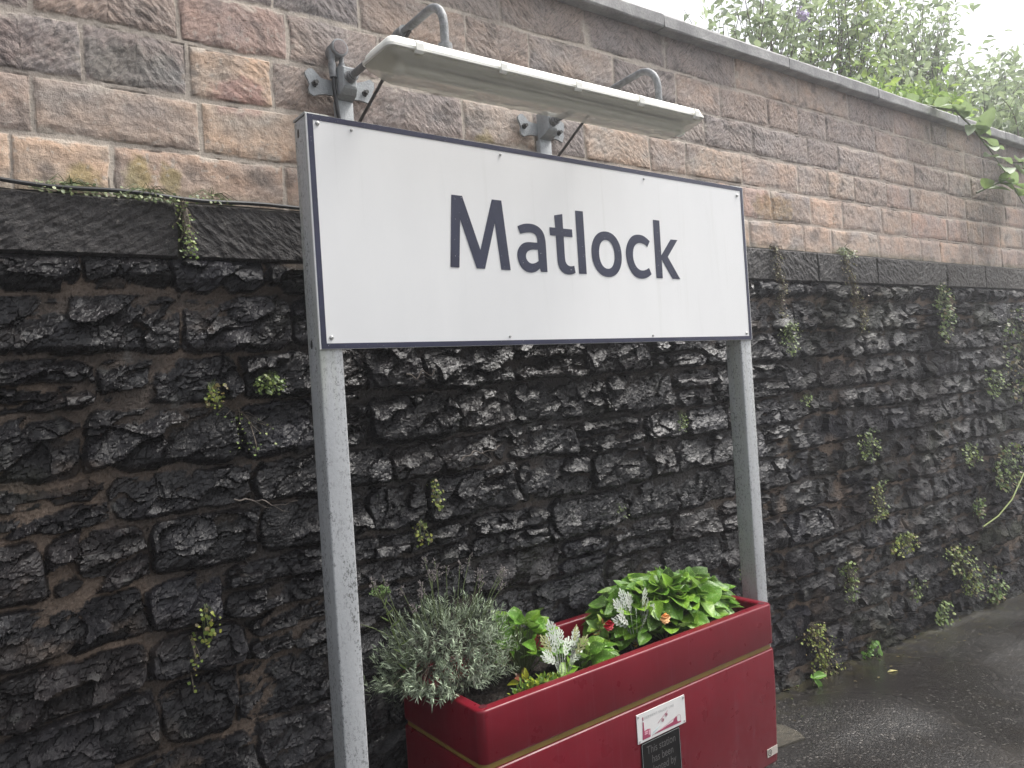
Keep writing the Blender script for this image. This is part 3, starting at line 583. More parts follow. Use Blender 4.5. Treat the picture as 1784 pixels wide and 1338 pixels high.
b2 = bracket(2.003, 2.583, 'right wall bracket with plain swan neck pipe', ((2.0, 2.26, 2.588), (1.722, 2.606, 1.80)), ((2.003, 1.975, 2.598), (2.003, 2.345, 2.388)), .97)
# round conduit box + conduit
cb = empty('conduit_box', (1.117, 2.30, 2.69), 'small round conduit box with rusty lid above the left bracket', 'conduit box')
lp = [[(1.117+q*math.cos(t), y, 2.695+q*math.sin(t)) for t in [2*math.pi*k/20 for k in range(20)]] for q, y in ((.024, 2.352), (.027, 2.34), (.028, 2.300), (.029, 2.296), (.029, 2.288), (.026, 2.285))]
MB().loft(lp, True).build('box_body', M['galv'], cb, True)
lp = [[(1.117+q*math.cos(t), y, 2.695+q*math.sin(t)) for t in [2*math.pi*k/20 for k in range(20)]] for q, y in ((.0235, 2.2852), (.0225, 2.2835), (.012, 2.2825))]
MB().loft(lp, True).build('lid', M['box'], cb, True)
mb = MB(); mb.tube([(1.098, 2.312, 2.700), (1.096, 2.310, 2.670), (1.094, 2.308, 2.640)], [.013, .0115, .0105], 12); mb.tube([(1.094, 2.308, 2.645), (1.096, 2.306, 2.598)], .0125, 12); mb.tube([(1.131, 2.312, 2.69), (1.131, 2.312, 2.632)], .0085, 10); mb.tube([(1.131, 2.312, 2.652), (1.131, 2.312, 2.638)], .0115, 10)
mb.build('spout', M['galv'], cb, True)
mb = MB(); mb.tube([(1.096, 2.306, 2.60), (1.094, 2.302, 2.57), (1.099, 2.300, 2.50), (1.110, 2.301, 2.42), (1.118, 2.304, 2.30), (1.12, 2.312, 2.19)], .0068, 10); mb.build('conduit', M['cable'], cb, True)
# cable along the top of the string course
pts = []
for k in range(100):
    x = -2+k*.0316; z = 2.1545+DR*x+.004*math.sin(x*5.1+1)+.003*math.sin(x*17)+(.012*math.exp(-((x+.02)/.18)**2)); pts.append((x, 2.322+.004*math.sin(x*9), z))
tag(MB().tube(pts, .0062, 8).build('cable', M['cable'], None, True), 'black cable running along the ledge of the stone band', 'cable')
# ------------------------------------------------------------------ planter
PX0, PX1, PY0, PY1, PZ = 1.2027, 2.6285, 1.8439, 2.318, .6235
plr = empty('planter', ((PX0+PX1)/2, (PY0+PY1)/2, 0), 'long dark red planter box with a gold stripe in front of the sign posts', 'planter')
def ring(ins, z, r=.028): return rrect(PX0, PX1, PY0, PY1, r, 7, z, ins)
MB().loft([ring(.020, -.02), ring(.012, .0), ring(.010, .012), ring(0, .30), ring(-.0005, .438), ring(.0012, .4435), ring(.0045, .4462), ring(.013, .4470)], True).build('body', M['red'], plr, True, 30)
MB().loft([ring(.0095, .4472), ring(.0095, .4660)]).build('gold_stripe', M['gold'], plr, True)
MB().loft([ring(.0145, .4662), ring(.005, .4664), ring(.0015, .468), ring(.0, .472), ring(0, .616), ring(.0010, .6198), ring(.0035, .6225), ring(.0075, .6236), ring(.030, .6236, .03), ring(.036, .6225, .05), ring(.0395, .6185, .055), ring(.042, .612, .055), ring(.046, .50, .055)]).build('rim', M['red'], plr, True, 50)
for cx, cy in ((PX0+.034, PY0+.030), (PX1-.034, PY0+.030), (PX0+.034, PY1-.030), (PX1-.034, PY1-.030)):
    lp = [[(cx+q*math.cos(t), cy+q*math.sin(t)*.9, z) for t in [2*math.pi*k/20 for k in range(20)]] for q, z in ((.0135, .6230), (.0130, .6245), (.011, .6248), (.009, .6243))]
    MB().loft(lp, True).build('plug', M['capred'], plr, True)
sx = np.linspace(PX0+.04, PX1-.04, 150); sy = np.linspace(PY0+.04, PY1-.04, 50); X, Y = np.meshgrid(sx, sy, indexing='ij'); Zs = .545+.028*fbm(X*14, Y*14, 4, 601)+.006*perlin(X*80, Y*80, 602)
n0, n1 = X.shape; I = np.arange(n0*n1).reshape(n0, n1)
link('soil', mesh_np('soil', np.stack((X, Y, Zs), -1).reshape(-1, 3), np.stack((I[:-1, :-1], I[1:, :-1], I[1:, 1:], I[:-1, 1:]), -1).reshape(-1, 4)), M['soil'], plr)
# plaques
pl = MB().box(1.8265, 2.069, PY0-.0035, PY0-.0005, .3262, .4232).build('plaque', M['white'], plr); pl['label'] = 'white enamel plaque with crimson railway emblem'
FY = PY0-.0042
def fl(name, polys, mat, par, y=FY): return flat_curve(name, polys, y, .0004, mat, par)
fl('emblem', [[(1.8529, .3936), (1.8577, .3921), (1.8586, .3618), (1.8747, .3640), (1.8880, .3612), (1.8866, .3346), (1.8483, .3348)], [(1.853, .410), (1.8576, .4093), (1.857, .3973), (1.853, .3976)],
    [(1.9075, .3372), (1.9760, .3463), (1.9899, .3475), (2.0030, .3487), (2.0062, .3566), (2.0208, .3635), (2.0249, .3418), (2.0435, .3400), (2.0422, .3356), (2.0291, .3358), (1.9074, .3361)],
    [(1.9252, .3677), (1.9777, .3954), (1.9783, .3944), (1.9258, .3666)], [(1.9764, .3505), (2.0062, .3590), (2.0062, .3583), (1.9764, .3498)]], M['crimson'], pl)
fl('emblem_line', [[(1.893, .3352), (1.9764, .3505), (1.9766, .3499), (1.895, .3350)]], M['crimson'], pl)
fl('emblem_outline', [ell(2.033, .352, .0105, .0125, 20), ell(2.033, .352, .0098, .0118, 20)], M['crimson'], pl)
fl('emblem_window', [[(1.8592, .3595), (1.8749, .3590), (1.8745, .3550), (1.8594, .3545)], [(1.8587, .3531), (1.8743, .3529), (1.874, .3489), (1.8588, .3484)], [(1.8788, .3603), (1.886, .359), (1.8845, .3434), (1.8774, .3427)]], M['pink'], pl, FY-.0005)
fl('river', [[(1.8927, .3372), (1.9054, .3467), (1.9364, .3595), (1.9081, .3436)]], M['paleblue'], pl)
for cx, cz in ((1.951, .3708), (1.9704, .3832)): fl('emblem_wheel', [ell(cx, cz, .0058, .0058, 20, 2), ell(cx, cz, .0042, .0042, 20, 2), ell(cx+.0008, cz, .0022, .0026, 12, 2)], M['crimson'], pl)
for cx, cz in ((1.834, .415), (2.061, .415), (2.061, .333), (1.834, .333)):
    MB().tube([(cx, PY0-.0034, cz), (cx, PY0-.0052, cz)], .0036, 10).build('screw', M['steel'], pl)
def text(name, s, x, z, size, y, mat, par, align='LEFT', sx=1.0, spacing=1.0):
    cu = bpy.data.curves.new(name, 'FONT'); cu.body = s; cu.size = size; cu.align_x = align; cu.space_character = spacing
    tmp = bpy.data.objects.new(name, cu); COL.objects.link(tmp); bpy.context.view_layer.update()
    me = bpy.data.meshes.new_from_object(tmp.evaluated_get(bpy.context.evaluated_depsgraph_get())); bpy.data.objects.remove(tmp)
    me.transform(Matrix(((sx, 0, 0, x), (0, 0, -1, y), (0, 1, 0, z), (0, 0, 0, 1)))); me.materials.clear()
    return link(name, me, mat, par)
text('lettering', 'DERWENT VALLEY LINE', 1.8615, .4000, .0125, FY, M['greyink'], pl, sx=.93, spacing=1.25)
np_ = MB(); np_.prism([(1.8405, .150), (1.8405, .318), (1.843, .3225), (2.031, .3225), (2.0345, .318), (2.0345, .150)], PY0-.0030, PY0-.0004); np_ = np_.build('notice_plate', M['blackplate'], plr); np_['label'] = 'black notice plate with grey lettering'
e_ = .0025; o0, o1, p0, p1 = 1.8405, 2.0345, .150, .3225
fl('plate_edge', [[(o0+e_, p0), (o0+e_, p1-e_-.004), (o0+e_+.003, p1-e_), (o1-e_-.003, p1-e_), (o1-e_, p1-e_-.004), (o1-e_, p0)], [(o0+e_+.001, p0+.001), (o0+e_+.001, p1-e_-.0045), (o0+e_+.0035, p1-e_-.001), (o1-e_-.0035, p1-e_-.001), (o1-e_-.001, p1-e_-.0045), (o1-e_-.001, p0+.001)]], M['greyink'], np_, PY0-.0036)
for i, s in enumerate(('This station', 'has been', 'adopted by', 'of')): text('lettering', s, 1.9375+(.0 if i != 1 else .004), .2800-.0355*i, .0385, PY0-.0036, M['plateink'], np_, 'CENTER', .80)
sk = MB(); sk.prism([(2.539, .0335), (2.539, .065), (2.606, .065), (2.606, .0335)], PY0+.0058, PY0+.0076); sk = sk.build('sticker', M['sticker'], plr)
fl('sticker_symbol', [ell(2.555, .0493, .0125, .0125, 20, 2), ell(2.555, .0493, .0100, .0100, 20, 2), [(2.5525, .0440), (2.5525, .0550), (2.5575, .0550), (2.5575, .0440)]], M['blackplate'], sk, PY0+.0056)
# footings
R = random.Random(8)
fpl = [(2.66, 1.93), (2.735, 1.912), (2.80, 1.905), (2.862, 1.893), (2.90, 1.945), (2.925, 2.01), (2.93, 2.055), (2.90, 2.13), (2.80, 2.16), (2.68, 2.15), (2.64, 2.05)]
mb = MB(); nf = len(fpl); V = [(x, y, float(gz(x, y))-.05) for x, y in fpl]+[(x, y, float(gz(x, y))+.010) for x, y in fpl]+[(x*.96+2.8*.04, y*.96+2.03*.04, float(gz(x, y))+.016) for x, y in fpl]
mb.add(V, [(i, (i+1) % nf, (i+1) % nf+nf, i+nf) for i in range(nf)]+[(i+nf, (i+1) % nf+nf, (i+1) % nf+2*nf, i+2*nf) for i in range(nf)]+[tuple(range(2*nf, 3*nf))])
tag(mb.build('concrete_footing', M['concrete'], None), 'mossy concrete footing showing beside the planter corner', 'footing')
# ------------------------------------------------------------------ vegetation helpers
class Batch:
    def __init__(s): s.V = []; s.F3 = []; s.F4 = []; s.C = []; s.n = 0
    def add(s, tv, tf, Rm, t, col):
        s.V.append(tv@Rm.T+t); s.C.append(np.broadcast_to(np.asarray(col, float), (len(tv), 3)) if np.ndim(col) == 1 else col)
        s.F4.append(tf+s.n); s.n += len(tv)
    def build(s, name, mat, parent=None, smooth=True):
        V = np.concatenate(s.V); C = np.concatenate(s.C); F = np.concatenate(s.F4)
        me = mesh_np(name, V, F, {'Col': ('FLOAT_COLOR', np.concatenate((np.clip(C, 0, 1), np.ones((len(C), 1))), 1))})
        return link(name, me, mat, parent, smooth)
def basis(d, nrm):
    d = np.asarray(d, float); d = d/np.linalg.norm(d); nrm = np.asarray(nrm, float); z = nrm-d*nrm.dot(d)
    if np.linalg.norm(z) < 1e-5: z = np.array([.3, .5, .8])-d*np.array([.3, .5, .8]).dot(d)
    z /= np.linalg.norm(z); y = np.cross(z, d); return np.stack((d, y, z), 1)
def leaf_t(nl=7, nw=4, shape='ovate', curl=.35, fold=.25, wave=0.0):
    """unit-length leaf along +x; width scaled separately (half width 1 -> multiply)"""
    V = []
    for i in range(nl+1):
        t = i/nl
        wv = {'ovate': (math.sin(math.pi*min(1, t**.78))**.68), 'lance': math.sin(math.pi*t**.8)**1.1, 'needle': (1-t)**.5*min(1, t*6+.4), 'round': math.sqrt(max(0, 1-(2*t-1)**2))}[shape]
        wv = max(wv, .02)
        for j in range(nw+1):
            s = j/nw*2-1; V.append((t, s*wv*.5, -curl*t*t+fold*abs(s)*wv*.5+wave*math.sin(9*t+3*s)*wv*abs(s)))
    F = [(i*(nw+1)+j, (i+1)*(nw+1)+j, (i+1)*(nw+1)+j+1, i*(nw+1)+j+1) for i in range(nl) for j in range(nw)]
    return np.array(V), np.array(F)
T_BIG = [leaf_t(8, 6, 'ovate', c, f, .05) for c, f in ((.22, .30), (.38, .2), (.10, .38))]
T_NEED = [leaf_t(3, 1, 'needle', c, 0) for c in (-.25, .05, .3)]
T_LAN = [leaf_t(4, 2, 'lance', c, .3) for c in (.15, .4, -.1)]
T_SM = [leaf_t(3, 2, 'round', .15, .15)]
def lobed():
    """feathery lobed leaf: strips of quads along midrib and lobes"""
    V = []; F = []
    def strip(p, q, w0, w1, w2):
        d = np.array(q)-np.array(p); n = np.array([-d[1], d[0]])/(np.linalg.norm(d)+1e-9); b = len(V)
        for t, wd in ((0, w0*.6), (.6, w1*.6), (1, w2*.5)):
            c = np.array(p)+d*t; z = -.12*c[0]**2+.10*abs(c[1])
            V.append((*(c+n*wd), z)); V.append((*(c-n*wd), z))
        F.extend([(b, b+1, b+3, b+2), (b+2, b+3, b+5, b+4)])
    strip((0, 0), (.95, 0), .022, .035, .03)
    for t, L in ((.22, .20), (.38, .32), (.55, .36), (.72, .28)):
        for s in (-1, 1):
            e = (t+L*.75, s*L); strip((t, 0), e, .05, .085, .07); m_ = (t+L*.42, s*L*.55)
            strip(m_, (m_[0]+.15, m_[1]-s*.01), .04, .055, .05)
    strip((.8, 0), (1.10, 0), .06, .12, .08)
    return np.array(V), np.array(F)
T_LOB = lobed()
def jit(c, v): c = np.array(c, float); return c*(1+v*(RNG.random()-.5)*2)*(1+.12*v*(RNG.random(3)-.5))
def unit(v): v = np.asarray(v, float); return v/(np.linalg.norm(v)+1e-9)
# ---- lavender
def lavender():
    root = empty('lavender', (1.30, 2.08, .55), 'bushy grey green lavender spilling over the left end of the red planter', 'plant')
    B = Batch(); stems = MB(); c = np.array([1.275, 2.125, .70]); R3 = np.array([.255, .165, .185])
    for i in range(700):
        while True:
            d = RNG.normal(size=3); d /= np.linalg.norm(d)
            if d[2] > -.62: break
        r = .62+.42*RNG.random()**.6; lump = 1+.16*math.sin(d[0]*7+d[1]*5)*math.cos(d[2]*6+d[0]*4)
        tip = c+d*R3*r*lump
        if tip[1] > 2.345: tip[1] = 2.345-RNG.random()*.03
        if d[2] < -.05 and tip[0] > 1.46: continue
        inside = (tip[0] > PX0 and tip[1] > PY0 and tip[0] < 1.6)
        lo_ = .635 if (tip[0] < PX0 and tip[1] > 2.02) else .635
        if tip[2] < lo_: tip[2] = lo_+.03*RNG.random()
        if tip[1] < 1.93: tip[1] = 1.93+.03*RNG.random()
        ax = unit(d*np.array([1, 1, .6])+np.array([0, 0, .75])+RNG.normal(size=3)*.25)
        L = .045+.03*RNG.random(); tone = RNG.random()
        base = jit((.095, .115, .080), .3)*(.7+.7*tone)
        nl = 13
        for k in range(nl):
            t = k/(nl-1); p = tip-ax*L*(1-t); a_ = RNG.random()*6.28
            side = unit(np.cross(ax, [math.cos(a_), math.sin(a_), .3])); sp = 1.0*(1-t)+.62
            ld = unit(ax*(.35+t*.7)+side*sp); sz = (.019+.011*RNG.random())*(1-.25*t)
            tv, tf = T_NEED[RNG.integers(3)]
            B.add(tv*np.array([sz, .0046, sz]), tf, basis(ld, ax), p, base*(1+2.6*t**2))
        if i % 4 == 0: stems.tube([tuple(c+(tip-c)*.25), tuple((tip+c)/2+np.array([0, 0, .01])), tuple(tip-ax*L)], [.0016, .0013, .001], 4, False)
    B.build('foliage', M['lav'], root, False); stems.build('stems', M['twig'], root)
    stk = MB()
    spots = [(.985, 1.015), (1.045, .99), (1.075, .965), (1.12, .96), (1.16, .955), (1.205, .985), (1.225, 1.0), (1.245, .975), (1.265, .98), (1.29, .985), (1.31, .97), (1.33, 1.0), (1.37, .95), (1.40, .955), (1.43, .975), (1.455, .955), (1.49, .945), (1.525, .93), (1.50, .90), (.975, .87), (1.44, .905), (1.20, .93), (1.10, .93)]
    for hx, hz in spots:
        y = 2.08+RNG.normal()*.07; b = np.array([c[0]+(hx-c[0])*.6, c[1]+(y-c[1])*.6, .80]); e = np.array([hx, y, hz+RNG.normal()*.01]); mid = (b+e)/2+np.array([RNG.normal()*.006, 0, .005])
        stk.tube([tuple(b), tuple(mid), tuple(e)], .0013, 5)
        heads = MB()
        for k in range(4):
            zc = e-unit(e-b)*(.009*k)
            for _ in range(5):
                o_ = RNG.normal(size=3)*.0045; heads.tube([tuple(zc+o_), tuple(zc+o_*1.6+np.array([0, 0, .004]))], [.0024, .001], 5)
        heads.build('flower_head', M['lavhead'], root)
    stk.build('flower_stalks', M['stem'], root)
lavender()
# ---- broad leaved clumps
def broad(name, c, rad, n, size, label, root_z=.55, up_bias=.55, limits=None):
    root = empty('broad_leaved_plant', (c[0], c[1], root_z), label, 'plant', None); B = Batch(); st = MB(); c = np.array(c)
    ga = math.pi*(3-math.sqrt(5))
    for i in range(n):
        f = (i+.5)/n; a_ = i*ga+RNG.normal()*.2; r = math.sqrt(f); dz = math.sqrt(max(0, 1-f*.97))*(1 if i % 4 else .55)
        p = c+np.array([math.cos(a_)*r*rad[0], math.sin(a_)*r*rad[1], dz*rad[2]])+RNG.normal(size=3)*.008
        if p[1] > 2.30: p[1] = 2.30
        p[0] = min(p[0], 2.60)
        out = unit(np.array([math.cos(a_), math.sin(a_)*.9, 0])+RNG.normal(size=3)*.35)
        ld = unit(out*(.35+.9*r)+np.array([0, 0, up_bias*(1.15-r)+RNG.normal()*.18])); nrm = unit(np.array([0, -.25, 1])+out*.35+RNG.normal(size=3)*.25)
        L = size*(.75+.5*RNG.random())*(1.0 if r > .35 else .8); W = L*(.66+.16*RNG.random())
        tv, tf = T_BIG[RNG.integers(3)]; tone = RNG.random(); col = jit((.10, .235, .022), .2) if tone < .6 else jit((.18, .34, .03), .2) if tone < .9 else jit((.06, .13, .02), .2)
        s_ = np.linspace(0, 1, 9).repeat(7); mid = np.abs(np.tile(np.linspace(-1, 1, 7), 9)); cc = col[None, :]*(1+.35*(mid < .1)[:, None])*(.9+.2*s_[:, None])
        q = p-ld*L*.35
        B.add(tv*np.array([L, W, L]), tf, basis(ld, nrm), q, cc)
        b = np.array([c[0]+(q[0]-c[0])*.25, c[1]+(q[1]-c[1])*.25, root_z]); st.tube([tuple(b), tuple((b+q)/2+np.array([0, 0, .01])), tuple(q)], [.003, .0024, .0018], 5, False)
    B.build('foliage', M['bigleaf'], root); st.build('stems', M['stem'], root); return root
broad('a', (2.285, 2.115, .575), (.330, .200, .165), 330, .086, 'large mound of spotted broad green leaves at the right end of the planter')
broad('b', (1.600, 2.16, .59), (.125, .12, .15), 62, .074, 'smaller broad leaved green plant between the lavender and the gap in the planter')
broad('c', (1.76, 2.02, .57), (.12, .07, .06), 30, .072, 'few drooping broad green leaves in front of the planter back rim')
# ---- silver ragwort
def silver(c, h, n, label, lean=0.0):
    root = empty('silver_ragwort', (c[0], c[1], .55), label, 'plant', 'silver leaved plants in the planter'); B = Batch(); st = MB(); c = np.array(c)
    for i in range(n):
        a_ = i*2.4; f = (i+.5)/n; r = .016+.034*(1-abs(f-.6)); b = c+np.array([math.cos(a_)*.014, math.sin(a_)*.010, 0])
        e = c+np.array([math.cos(a_)*r+lean*f, math.sin(a_)*r*.7, h*(.30+.50*f)])
        st.tube([tuple(b), tuple((b*.4+e*.6)+np.array([0, 0, -.006])), tuple(e)], [.0017, .0014, .0010], 5, False)
        ld = unit(np.array([math.cos(a_)*(1.0-.7*f), math.sin(a_)*.4-.1, .45+.9*f])); L = .052+.022*RNG.random(); tv, tf = T_LOB
        B.add(tv*np.array([L*1.15, L*.72, L]), tf, basis(ld, (math.cos(a_+1)*.35, -.8, .6)), e-ld*.012, jit((.66, .70, .62), .2) if RNG.random() < .85 else jit((.52, .54, .26), .15))
    B.build('foliage', M['silver'], root, False); st.build('stems', M['silverstem'], root)
silver((1.645, 1.985, .56), .155, 15, 'silver ragwort with lacy pale leaves beside the yellow green seedlings', .01)
silver((2.03, 2.02, .575), .175, 15, 'silver ragwort on bare white stems in front of the big leafy mound')
# ---- small bedding plants
def bedding(name, c, rad, n, size, cols, label, cat, tmpl, flowers=(), mat='leaf'):
    root = empty(name, (c[0], c[1], .55), label, cat); B = Batch(); st = MB(); c = np.array(c)
    for i in range(n):
        d = RNG.normal(size=3); d[2] = abs(d[2]); d = unit(d); p = c+d*np.array(rad)*(.45+.6*RNG.random()); ld = unit(d+RNG.normal(size=3)*.5+np.array([0, 0, .2])); L = size*(.7+.6*RNG.random())
        tv, tf = tmpl[RNG.integers(len(tmpl))]; B.add(tv*np.array([L, L*.62, L]), tf, basis(ld, unit(np.array([0, -.3, 1])+RNG.normal(size=3)*.4)), p, jit(cols[RNG.integers(len(cols))], .2))
        if i % 3 == 0: b = np.array([c[0]+d[0]*.01, c[1]+d[1]*.01, .55]); st.tube([tuple(b), tuple((b+p)/2), tuple(p)], .0013, 4, False)
    B.build('foliage', M[mat], root); st.build('stems', M['stem'], root)
    for fc, fr, fm in flowers:
        F_ = Batch(); tv, tf = leaf_t(4, 4, 'round', -.5, .1)
        for k in range(9):
            a_ = k*2.4; tilt = .25+.09*k; ld = unit(np.array([math.cos(a_)*math.sin(tilt), -.55+math.sin(a_)*math.sin(tilt)*.6, math.sin(a_)*math.sin(tilt)+.25])); F_.add(tv*np.array([fr, fr*1.1, fr]), tf, basis(ld, (math.cos(a_), -1, math.sin(a_))), np.array(fc), (1, 1, 1))
        F_.build('flower', M[fm], root)
GY = [(.16, .27, .03), (.24, .34, .04), (.10, .20, .03)]
bedding('begonia', (1.93, 2.08, .58), (.075, .055, .085), 60, .036, GY+[(.22, .10, .03)], 'small leafy begonia with one round red flower', 'plant', T_BIG, [((1.915, 2.05, .665), .024, 'petalred'), ((1.90, 1.98, .562), .016, 'petalred')])
bedding('begonia', (2.17, 2.0, .575), (.06, .035, .05), 30, .036, [(.13, .24, .03), (.09, .18, .03), (.20, .28, .04)], 'small leafy begonia with one peach flower', 'plant', T_BIG, [((2.10, 1.945, .668), .024, 'petalpeach')])
bedding('seedlings', (1.53, 1.965, .555), (.13, .05, .04), 240, .018, [(.22, .34, .03), (.34, .40, .03), (.12, .22, .03)], 'low yellow green bedding seedlings along the front rim', 'plant', T_LAN)
bedding('small_weed', (1.445, 1.965, .56), (.025, .02, .055), 26, .016, [(.16, .28, .05), (.10, .2, .03)], 'single upright seedling at the corner end of the yellow green row', 'plant', T_LAN)
bedding('red_leaved_plant', (1.495, 2.02, .565), (.03, .025, .045), 12, .032, [(.40, .42, .03), (.16, .045, .02), (.10, .04, .02)], 'yellow and rusty red leaved plant under the lavender edge', 'plant', T_BIG)
bedding('bronze_leaved_plant', (2.03, 2.03, .56), (.03, .03, .06), 12, .034, [(.38, .22, .03), (.22, .20, .03), (.11, .17, .03)], 'bronze and yellow leaved plant between the red begonia and silver stems', 'plant', T_LAN)
# green weed with an umbel left of the lavender
rw = empty('tall_weed', (1.06, 2.12, .62), 'thin green weed with a flat seed head left of the lavender', 'plant'); mb = MB(); B = Batch(); tv, tf = T_NEED[1]
mb.tube([(1.13, 2.10, .66), (1.085, 2.10, .82), (1.045, 2.10, .95)], [.0022, .0018, .0012], 5)
for k in range(60):
    a_ = RNG.random()*6.28; r = .035*math.sqrt(RNG.random()); p = np.array([1.04+math.cos(a_)*r, 2.10+math.sin(a_)*r, .975-r*.35+RNG.normal()*.004]); mb.tube([(1.05, 2.10, .935), tuple(p)], .0006, 3, False)
    for q in range(3): B.add(T_SM[0][0]*np.array([.006, .005, .006]), T_SM[0][1], basis(RNG.normal(size=3), (0, 0, 1)), p, jit((.17, .27, .09), .3))
for k in range(12):
    t = k/12; p = np.array([1.13-.085*t, 2.10, .68+.25*t]); ld = unit(np.array([math.cos(k*2.4), -.5+math.sin(k*2.4)*.5, .7])); L = .06*(1-.4*t); B.add(tv*np.array([L, .006, L]), tf, basis(ld, (0, -1, .3)), p, jit((.15, .22, .06), .25))
mb.build('stems', M['stem'], rw); B.build('foliage', M['leaf'], rw)
# ---- plants growing out of the wall
def wallplant(x0, x1, z1, z0, n, size, cols, label, trail=0.0, name='wall_plant', lean=0.0, roundleaf=True, spread=.035, group='small plants rooted in the wall'):
    cx = (x0+x1)/2; root = empty(name, (cx, 2.33, z1), label, 'plant', group); B = Batch(); st = MB()
    for i in range(int(n*1.35)):
        t = RNG.random(); u_ = RNG.random()
        if trail: z = z1-(z1-z0)*t; wd = (x1-x0)/2*(1-trail*t*.6); x = cx+lean*(t-.5)+RNG.normal()*.42*wd
        else: a_ = RNG.random()*6.28; r = math.sqrt(RNG.random()); x = cx+(x1-x0)/2*r*math.cos(a_)+lean*(t-.5); z = (z0+z1)/2+(z1-z0)/2*r*math.sin(a_)
        y = surf_y(x, z)-.003-spread*RNG.random()**1.8; L = size*.82*(.5+.8*RNG.random())
        ld = unit(np.array([RNG.normal()*.8, -.35+RNG.normal()*.3, -.35+RNG.normal()*.6])); tv, tf = T_SM[0] if roundleaf else T_LAN[RNG.integers(3)]
        B.add(tv*np.array([L, L*(1.0 if roundleaf else .42), L]), tf, basis(ld, unit(np.array([RNG.normal()*.3, -.7, .7]))), np.array([x, y, z]), jit(cols[RNG.integers(len(cols))], .3))
        if i % (3 if trail else 5) == 0:
            xs = cx+lean*(t-.6)+RNG.normal()*.004; st.tube([(xs, surf_y(cx, z1)-.002, min(z1, z+.05+.05*u_)), ((xs+x)/2, y-.004, z+.02), (x, y, z)], .0009, 3, False)
    B.build('foliage', M['leaf'], root); st.build('stems', M['stem' if not trail else 'twig'], root)
LG = [(.16, .24, .055), (.11, .17, .05), (.24, .30, .08)]; YG = [(.24, .30, .05), (.16, .23, .04), (.32, .34, .06), (.17, .13, .05)]; DG = [(.08, .15, .03), (.13, .20, .04), (.17, .12, .05)]; PG = [(.20, .25, .12), (.28, .32, .16), (.12, .16, .07)]; BR = [(.16, .11, .06), (.20, .17, .07), (.24, .24, .09), (.13, .08, .045)]
wallplant(.22, .43, 2.178, 2.145, 95, .011, PG, 'pale creeping plant on the stone ledge, at the left edge under yellow lichen', spread=.03)
wallplant(.42, .62, 2.180, 2.138, 130, .011, PG, 'densest pale creeping plant on the stone ledge above the hanging strand', spread=.03)
wallplant(.62, .77, 2.182, 2.152, 60, .010, PG, 'sparse pale creeping plant on the stone ledge nearest the left post', spread=.03)
wallplant(.575, .64, 2.145, 1.985, 90, .010, LG, 'strand hanging down the black stone joint left of the sign', trail=.4, lean=.02)
wallplant(.63, .69, 1.62, 1.545, 52, .013, YG, 'yellow green tuft in rubble, left one of the pair beside the left post', lean=.02)
wallplant(.775, .875, 1.640, 1.575, 90, .012, LG, 'rounded green tuft in rubble closest to the left post')
wallplant(.66, .83, 1.53, 1.40, 26, .009, LG, 'bare trailing stems with few leaves below the pair of tufts', trail=.2, lean=.05)
wallplant(.565, .625, .985, .855, 34, .014, YG, 'loose yellow green tuft low on the wall left of the planter', lean=.02)
wallplant(.540, .570, .90, .74, 17, .011, YG, 'thin hanging strand beneath the low yellow green tuft', trail=.3, lean=-.015)
wallplant(1.362, 1.405, 1.245, 1.14, 34, .013, YG, 'narrow yellow green sprig under the board left of centre')
wallplant(1.29, 1.35, 1.110, 1.02, 34, .013, YG, 'low yellow green sprig between the left post and the lavender stalks')
wallplant(2.25, 2.31, 1.03, .955, 14, .012, PG, 'tiny pale seedling above the gap in the planter')
wallplant(2.675, 2.74, 1.385, 1.30, 36, .012, LG, 'small green tuft just left of the right post')
wallplant(3.04, 3.10, .625, .545, 24, .013, LG, 'small tuft between the leafy mound and the right post')
wallplant(3.50, 3.60, 2.20, 1.82, 230, .010, BR, 'brown dried strand hanging from the ledge just right of the board', trail=.3, lean=.03)
wallplant(3.50, 3.66, 1.80, 1.62, 120, .013, LG, 'green cushion at the foot of the brown strand beside the right post')
wallplant(4.17, 4.36, 2.235, 2.165, 100, .014, PG, 'pale tuft on the ledge over the long slanting strand')
wallplant(4.20, 4.36, 2.17, 1.74, 260, .011, BR, 'long slanting brown strand hanging over the black stone band', trail=.5, lean=.16)
wallplant(3.69, 3.79, 1.41, 1.34, 26, .014, LG, 'lone green tuft halfway up the rubble right of the right post')
wallplant(4.19, 4.44, 1.17, .99, 85, .017, LG, 'sparse green patch in rubble at mid height right of the right post')
wallplant(5.28, 5.53, 2.06, 1.66, 230, .022, DG+LG, 'tall leafy green streak just below the black stone band')
wallplant(5.56, 5.80, .96, .80, 70, .022, LG, 'green tuft in rubble near the right picture edge above the yellow stem')
wallplant(5.96, 6.24, 1.46, 1.25, 60, .026, LG, 'green tuft at mid height close to the right picture edge')
wallplant(4.27, 4.48, .86, .63, 120, .017, YG+LG, 'upright pair of yellow green tufts right of the right post', trail=.2)
wallplant(3.93, 4.08, .46, .25, 110, .017, LG, 'cushion of green leaves at planter rim height right of the planter', trail=.25)
wallplant(4.50, 4.84, .51, .38, 110, .020, YG, 'wide flat yellow green patch on a mortar ledge')
wallplant(4.68, 4.82, .22, .08, 40, .018, LG, 'small green tuft low on the wall under the wide flat patch')
wallplant(5.23, 5.66, .32, -.05, 230, .022, YG+LG, 'slanting band of yellow green leaves low on the far wall', lean=.25, trail=.3)
wallplant(5.00, 5.22, .0, -.18, 80, .024, LG, 'bright green tuft above the wet ground near the far wall foot')
wallplant(5.64, 5.80, .58, .44, 50, .022, DG, 'dark small tuft beside the yellow stem')
wallplant(3.56, 3.84, .20, -.15, 300, .016, YG, 'large drooping yellow green mat at the wall foot right of the planter', lean=.16, trail=.25)
